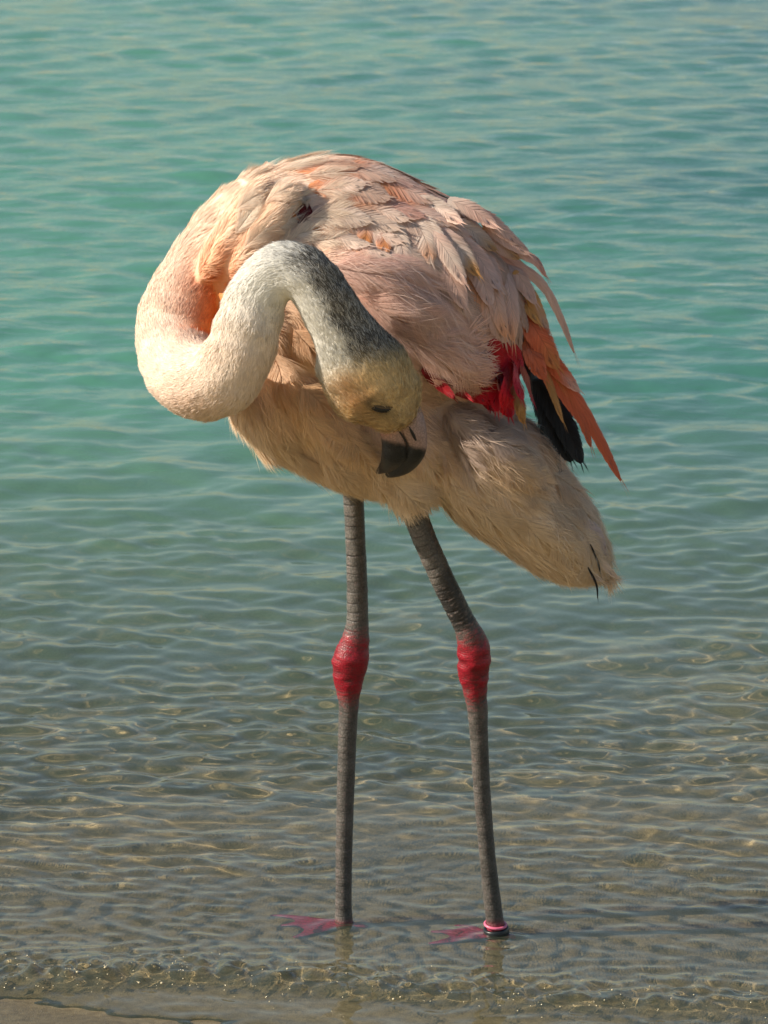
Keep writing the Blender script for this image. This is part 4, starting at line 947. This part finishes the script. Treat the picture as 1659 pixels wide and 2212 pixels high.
def foot(px, py, toes, hind):
    c = ground(px, py, SZ); vs, qs, ts = [], [], []; o = 0; tips = []
    def put(V, Q, T):
        nonlocal o
        vs.append(V); qs.append(Q + o); ts.append(T + o); o += len(V)
    for (x, y) in toes + [hind]:
        t = ground(x, y, SZ); zt = sand_z(np.array([t[0]]), np.array([t[1]]))[0] + .003; t = np.array([t[0], t[1], zt]); tips.append(t)
        m1 = c * .6 + t * .4 + np.array([0, 0, .0035]); m2 = c * .25 + t * .75 + np.array([0, 0, .003])
        put(*tube([list(c + np.array([0, 0, .005])) + [.0080], list(m1) + [.0066], list(m2) + [.0062], list(t) + [.0036]]))
    zc = c + np.array([0, 0, .004])
    for a, b in zip(tips[:-2], tips[1:-1]):                # web between neighbouring front toes, scalloped edge
        n_, k_ = 7, 7; g = []
        for i in range(n_):
            for j in range(k_):
                u_ = j / (k_ - 1); r_ = i / (n_ - 1) * (0.93 - 0.22 * math.sin(math.pi * u_))
                g.append(zc + ((a - zc) * (1 - u_) + (b - zc) * u_) * r_ + np.array([0, 0, .0022 + .0012 * math.sin(u_ * 9 + r_ * 7)]))
        g = np.array(g); top_, bot = g + np.array([0, 0, .0012]), g - np.array([0, 0, .0012])
        i = (np.arange(n_ - 1)[:, None] * k_ + np.arange(k_ - 1)[None, :]).ravel(); Q = np.stack([i, i + 1, i + k_ + 1, i + k_], 1)
        put(np.vstack([top_, bot]), np.vstack([Q, Q[:, ::-1] + len(g)]), np.zeros((0, 3), int))
    me = np_mesh('foot', np.concatenate(vs), np.concatenate(qs), np.concatenate([t for t in ts if len(t)]))
    ob = child('foot', me, MAT_FOOT); ob.cycles.is_caustics_receiver = True
    return ob
foot(744, 2008, [(586, 1986), (606, 2010), (636, 2036)], (794, 2013))
foot(1073, 2033, [(985, 2006), (932, 2022), (926, 2048)], (1114, 2034))
def plain(name, col, rough):
    m, nt, out = new_mat(name); pb = nt.nodes.new('ShaderNodeBsdfPrincipled'); nt.links.new(pb.outputs[0], out.inputs[0])
    nz = nt.nodes.new('ShaderNodeTexNoise'); nz.inputs['Scale'].default_value = 300; mx = nt.nodes.new('ShaderNodeMix'); mx.data_type = 'RGBA'
    geo = nt.nodes.new('ShaderNodeNewGeometry'); nt.links.new(geo.outputs['Position'], nz.inputs['Vector']); nt.links.new(nz.outputs[0], mx.inputs[0])
    mx.inputs[6].default_value = (*[v * .75 for v in col], 1); mx.inputs[7].default_value = (*[min(1, v * 1.2) for v in col], 1); nt.links.new(mx.outputs[2], pb.inputs['Base Color']); pb.inputs['Roughness'].default_value = rough
    return m
def ring(name, px, py, rad, h_, wall, tilt, mat, lab):
    P = LEG_LINES[1]; i = np.abs(P[:, 5] - py).argmin(); c = P[i, :3]; K = 40
    ax_ = P[max(i - 30, 0), :3] - P[min(i + 5, len(P) - 1), :3]; ax_ /= np.linalg.norm(ax_); ax_ = ax_ + np.array([tilt, 0, 0]); ax_ /= np.linalg.norm(ax_)
    s_ = np.cross(ax_, np.array([0, 1.0, 0])); s_ /= np.linalg.norm(s_); f_ = np.cross(s_, ax_)
    sec = [(rad - wall, -h_ / 2), (rad, -h_ / 2), (rad + wall * .35, -h_ / 2 + wall * .5), (rad + wall * .35, h_ / 2 - wall * .5), (rad, h_ / 2), (rad - wall, h_ / 2)]
    rings = [np.array([c + (s_ * math.cos(t) + f_ * math.sin(t)) * a * U + ax_ * b * U for a, b in sec]) for t in np.arange(K) / K * 2 * math.pi]
    k = len(sec); V = np.concatenate(rings); Q = []
    for a in range(K):
        for b in range(k): Q.append((a * k + b, a * k + (b + 1) % k, ((a + 1) % K) * k + (b + 1) % k, ((a + 1) % K) * k + b))
    ob = child(name, np_mesh(name, V, Q), mat); ob['label'] = lab; return ob
ring('leg_band', 1072, 2012, 27, 22, 5, 0.0, plain('black plastic', (.012, .016, .018), .35), 'black plastic band around the ankle')
ring('leg_band', 1072, 1996, 25, 6, 4, 0.2, plain('pink plastic', (.75, .16, .26), .35), 'thin pink ring above the black ankle band')

# ------------------------------------------------------------------ froth on the swash lip; the beads also stand in for sun sparkles
fb = np.random.default_rng(91); bm = bmesh.new(); nb_ = 0
bmesh.ops.create_icosphere(bm, subdivisions=1, radius=1.0); base = np.array([v.co for v in bm.verts]); tri = np.array([[v.index for v in f.verts] for f in bm.faces]); bm.free()
n_ = 330; bx_ = fb.uniform(-0.50, 0.45, n_) ** 1.0; keep = fb.random(n_) < np.exp(-np.maximum(bx_ + 0.3, 0) / 0.4); bx_ = bx_[keep]; n_ = len(bx_)
yf_ = -0.13 - 0.12 * np.clip(bx_ + 0.42, 0, 2) + 0.035 * (hash_noise(bx_ * 5 + 3, bx_ * 0 + 2, 9) - 0.5) * 2
by_ = yf_ + fb.normal(-0.022, 0.020, n_) + np.where(fb.random(n_) < .3, fb.normal(0.03, .04, n_), 0)
bz_ = np.maximum(water_z(bx_, by_), sand_z(bx_, by_)); rad_ = fb.uniform(0.0005, 0.0012, n_) * np.where(fb.random(n_) < .08, 1.7, 1.0)
V = (base[None] * rad_[:, None, None] * np.array([1, 1, .7]) + np.stack([bx_, by_, bz_ + rad_ * .2], 1)[:, None, :]).reshape(-1, 3)
T = (tri[None] + (np.arange(n_) * len(base))[:, None, None]).reshape(-1, 3)
m, nt, out = new_mat('froth'); pb = nt.nodes.new('ShaderNodeBsdfPrincipled'); nt.links.new(pb.outputs[0], out.inputs[0]); nz = nt.nodes.new('ShaderNodeTexNoise'); nz.inputs['Scale'].default_value = 120
cr = nt.nodes.new('ShaderNodeValToRGB'); nt.links.new(nz.outputs[0], cr.inputs[0]); cr.color_ramp.elements[0].color = (.40, .32, .16, 1); cr.color_ramp.elements[1].color = (.80, .70, .48, 1); nt.links.new(cr.outputs[0], pb.inputs['Base Color'])
pb.inputs['Roughness'].default_value = 0.12
froth = link('froth', np_mesh('froth', V, None, T), None, m); froth['kind'] = 'stuff'; froth['label'] = 'scattered froth and sparkle beads along the lip of the swash'; froth['category'] = 'froth'
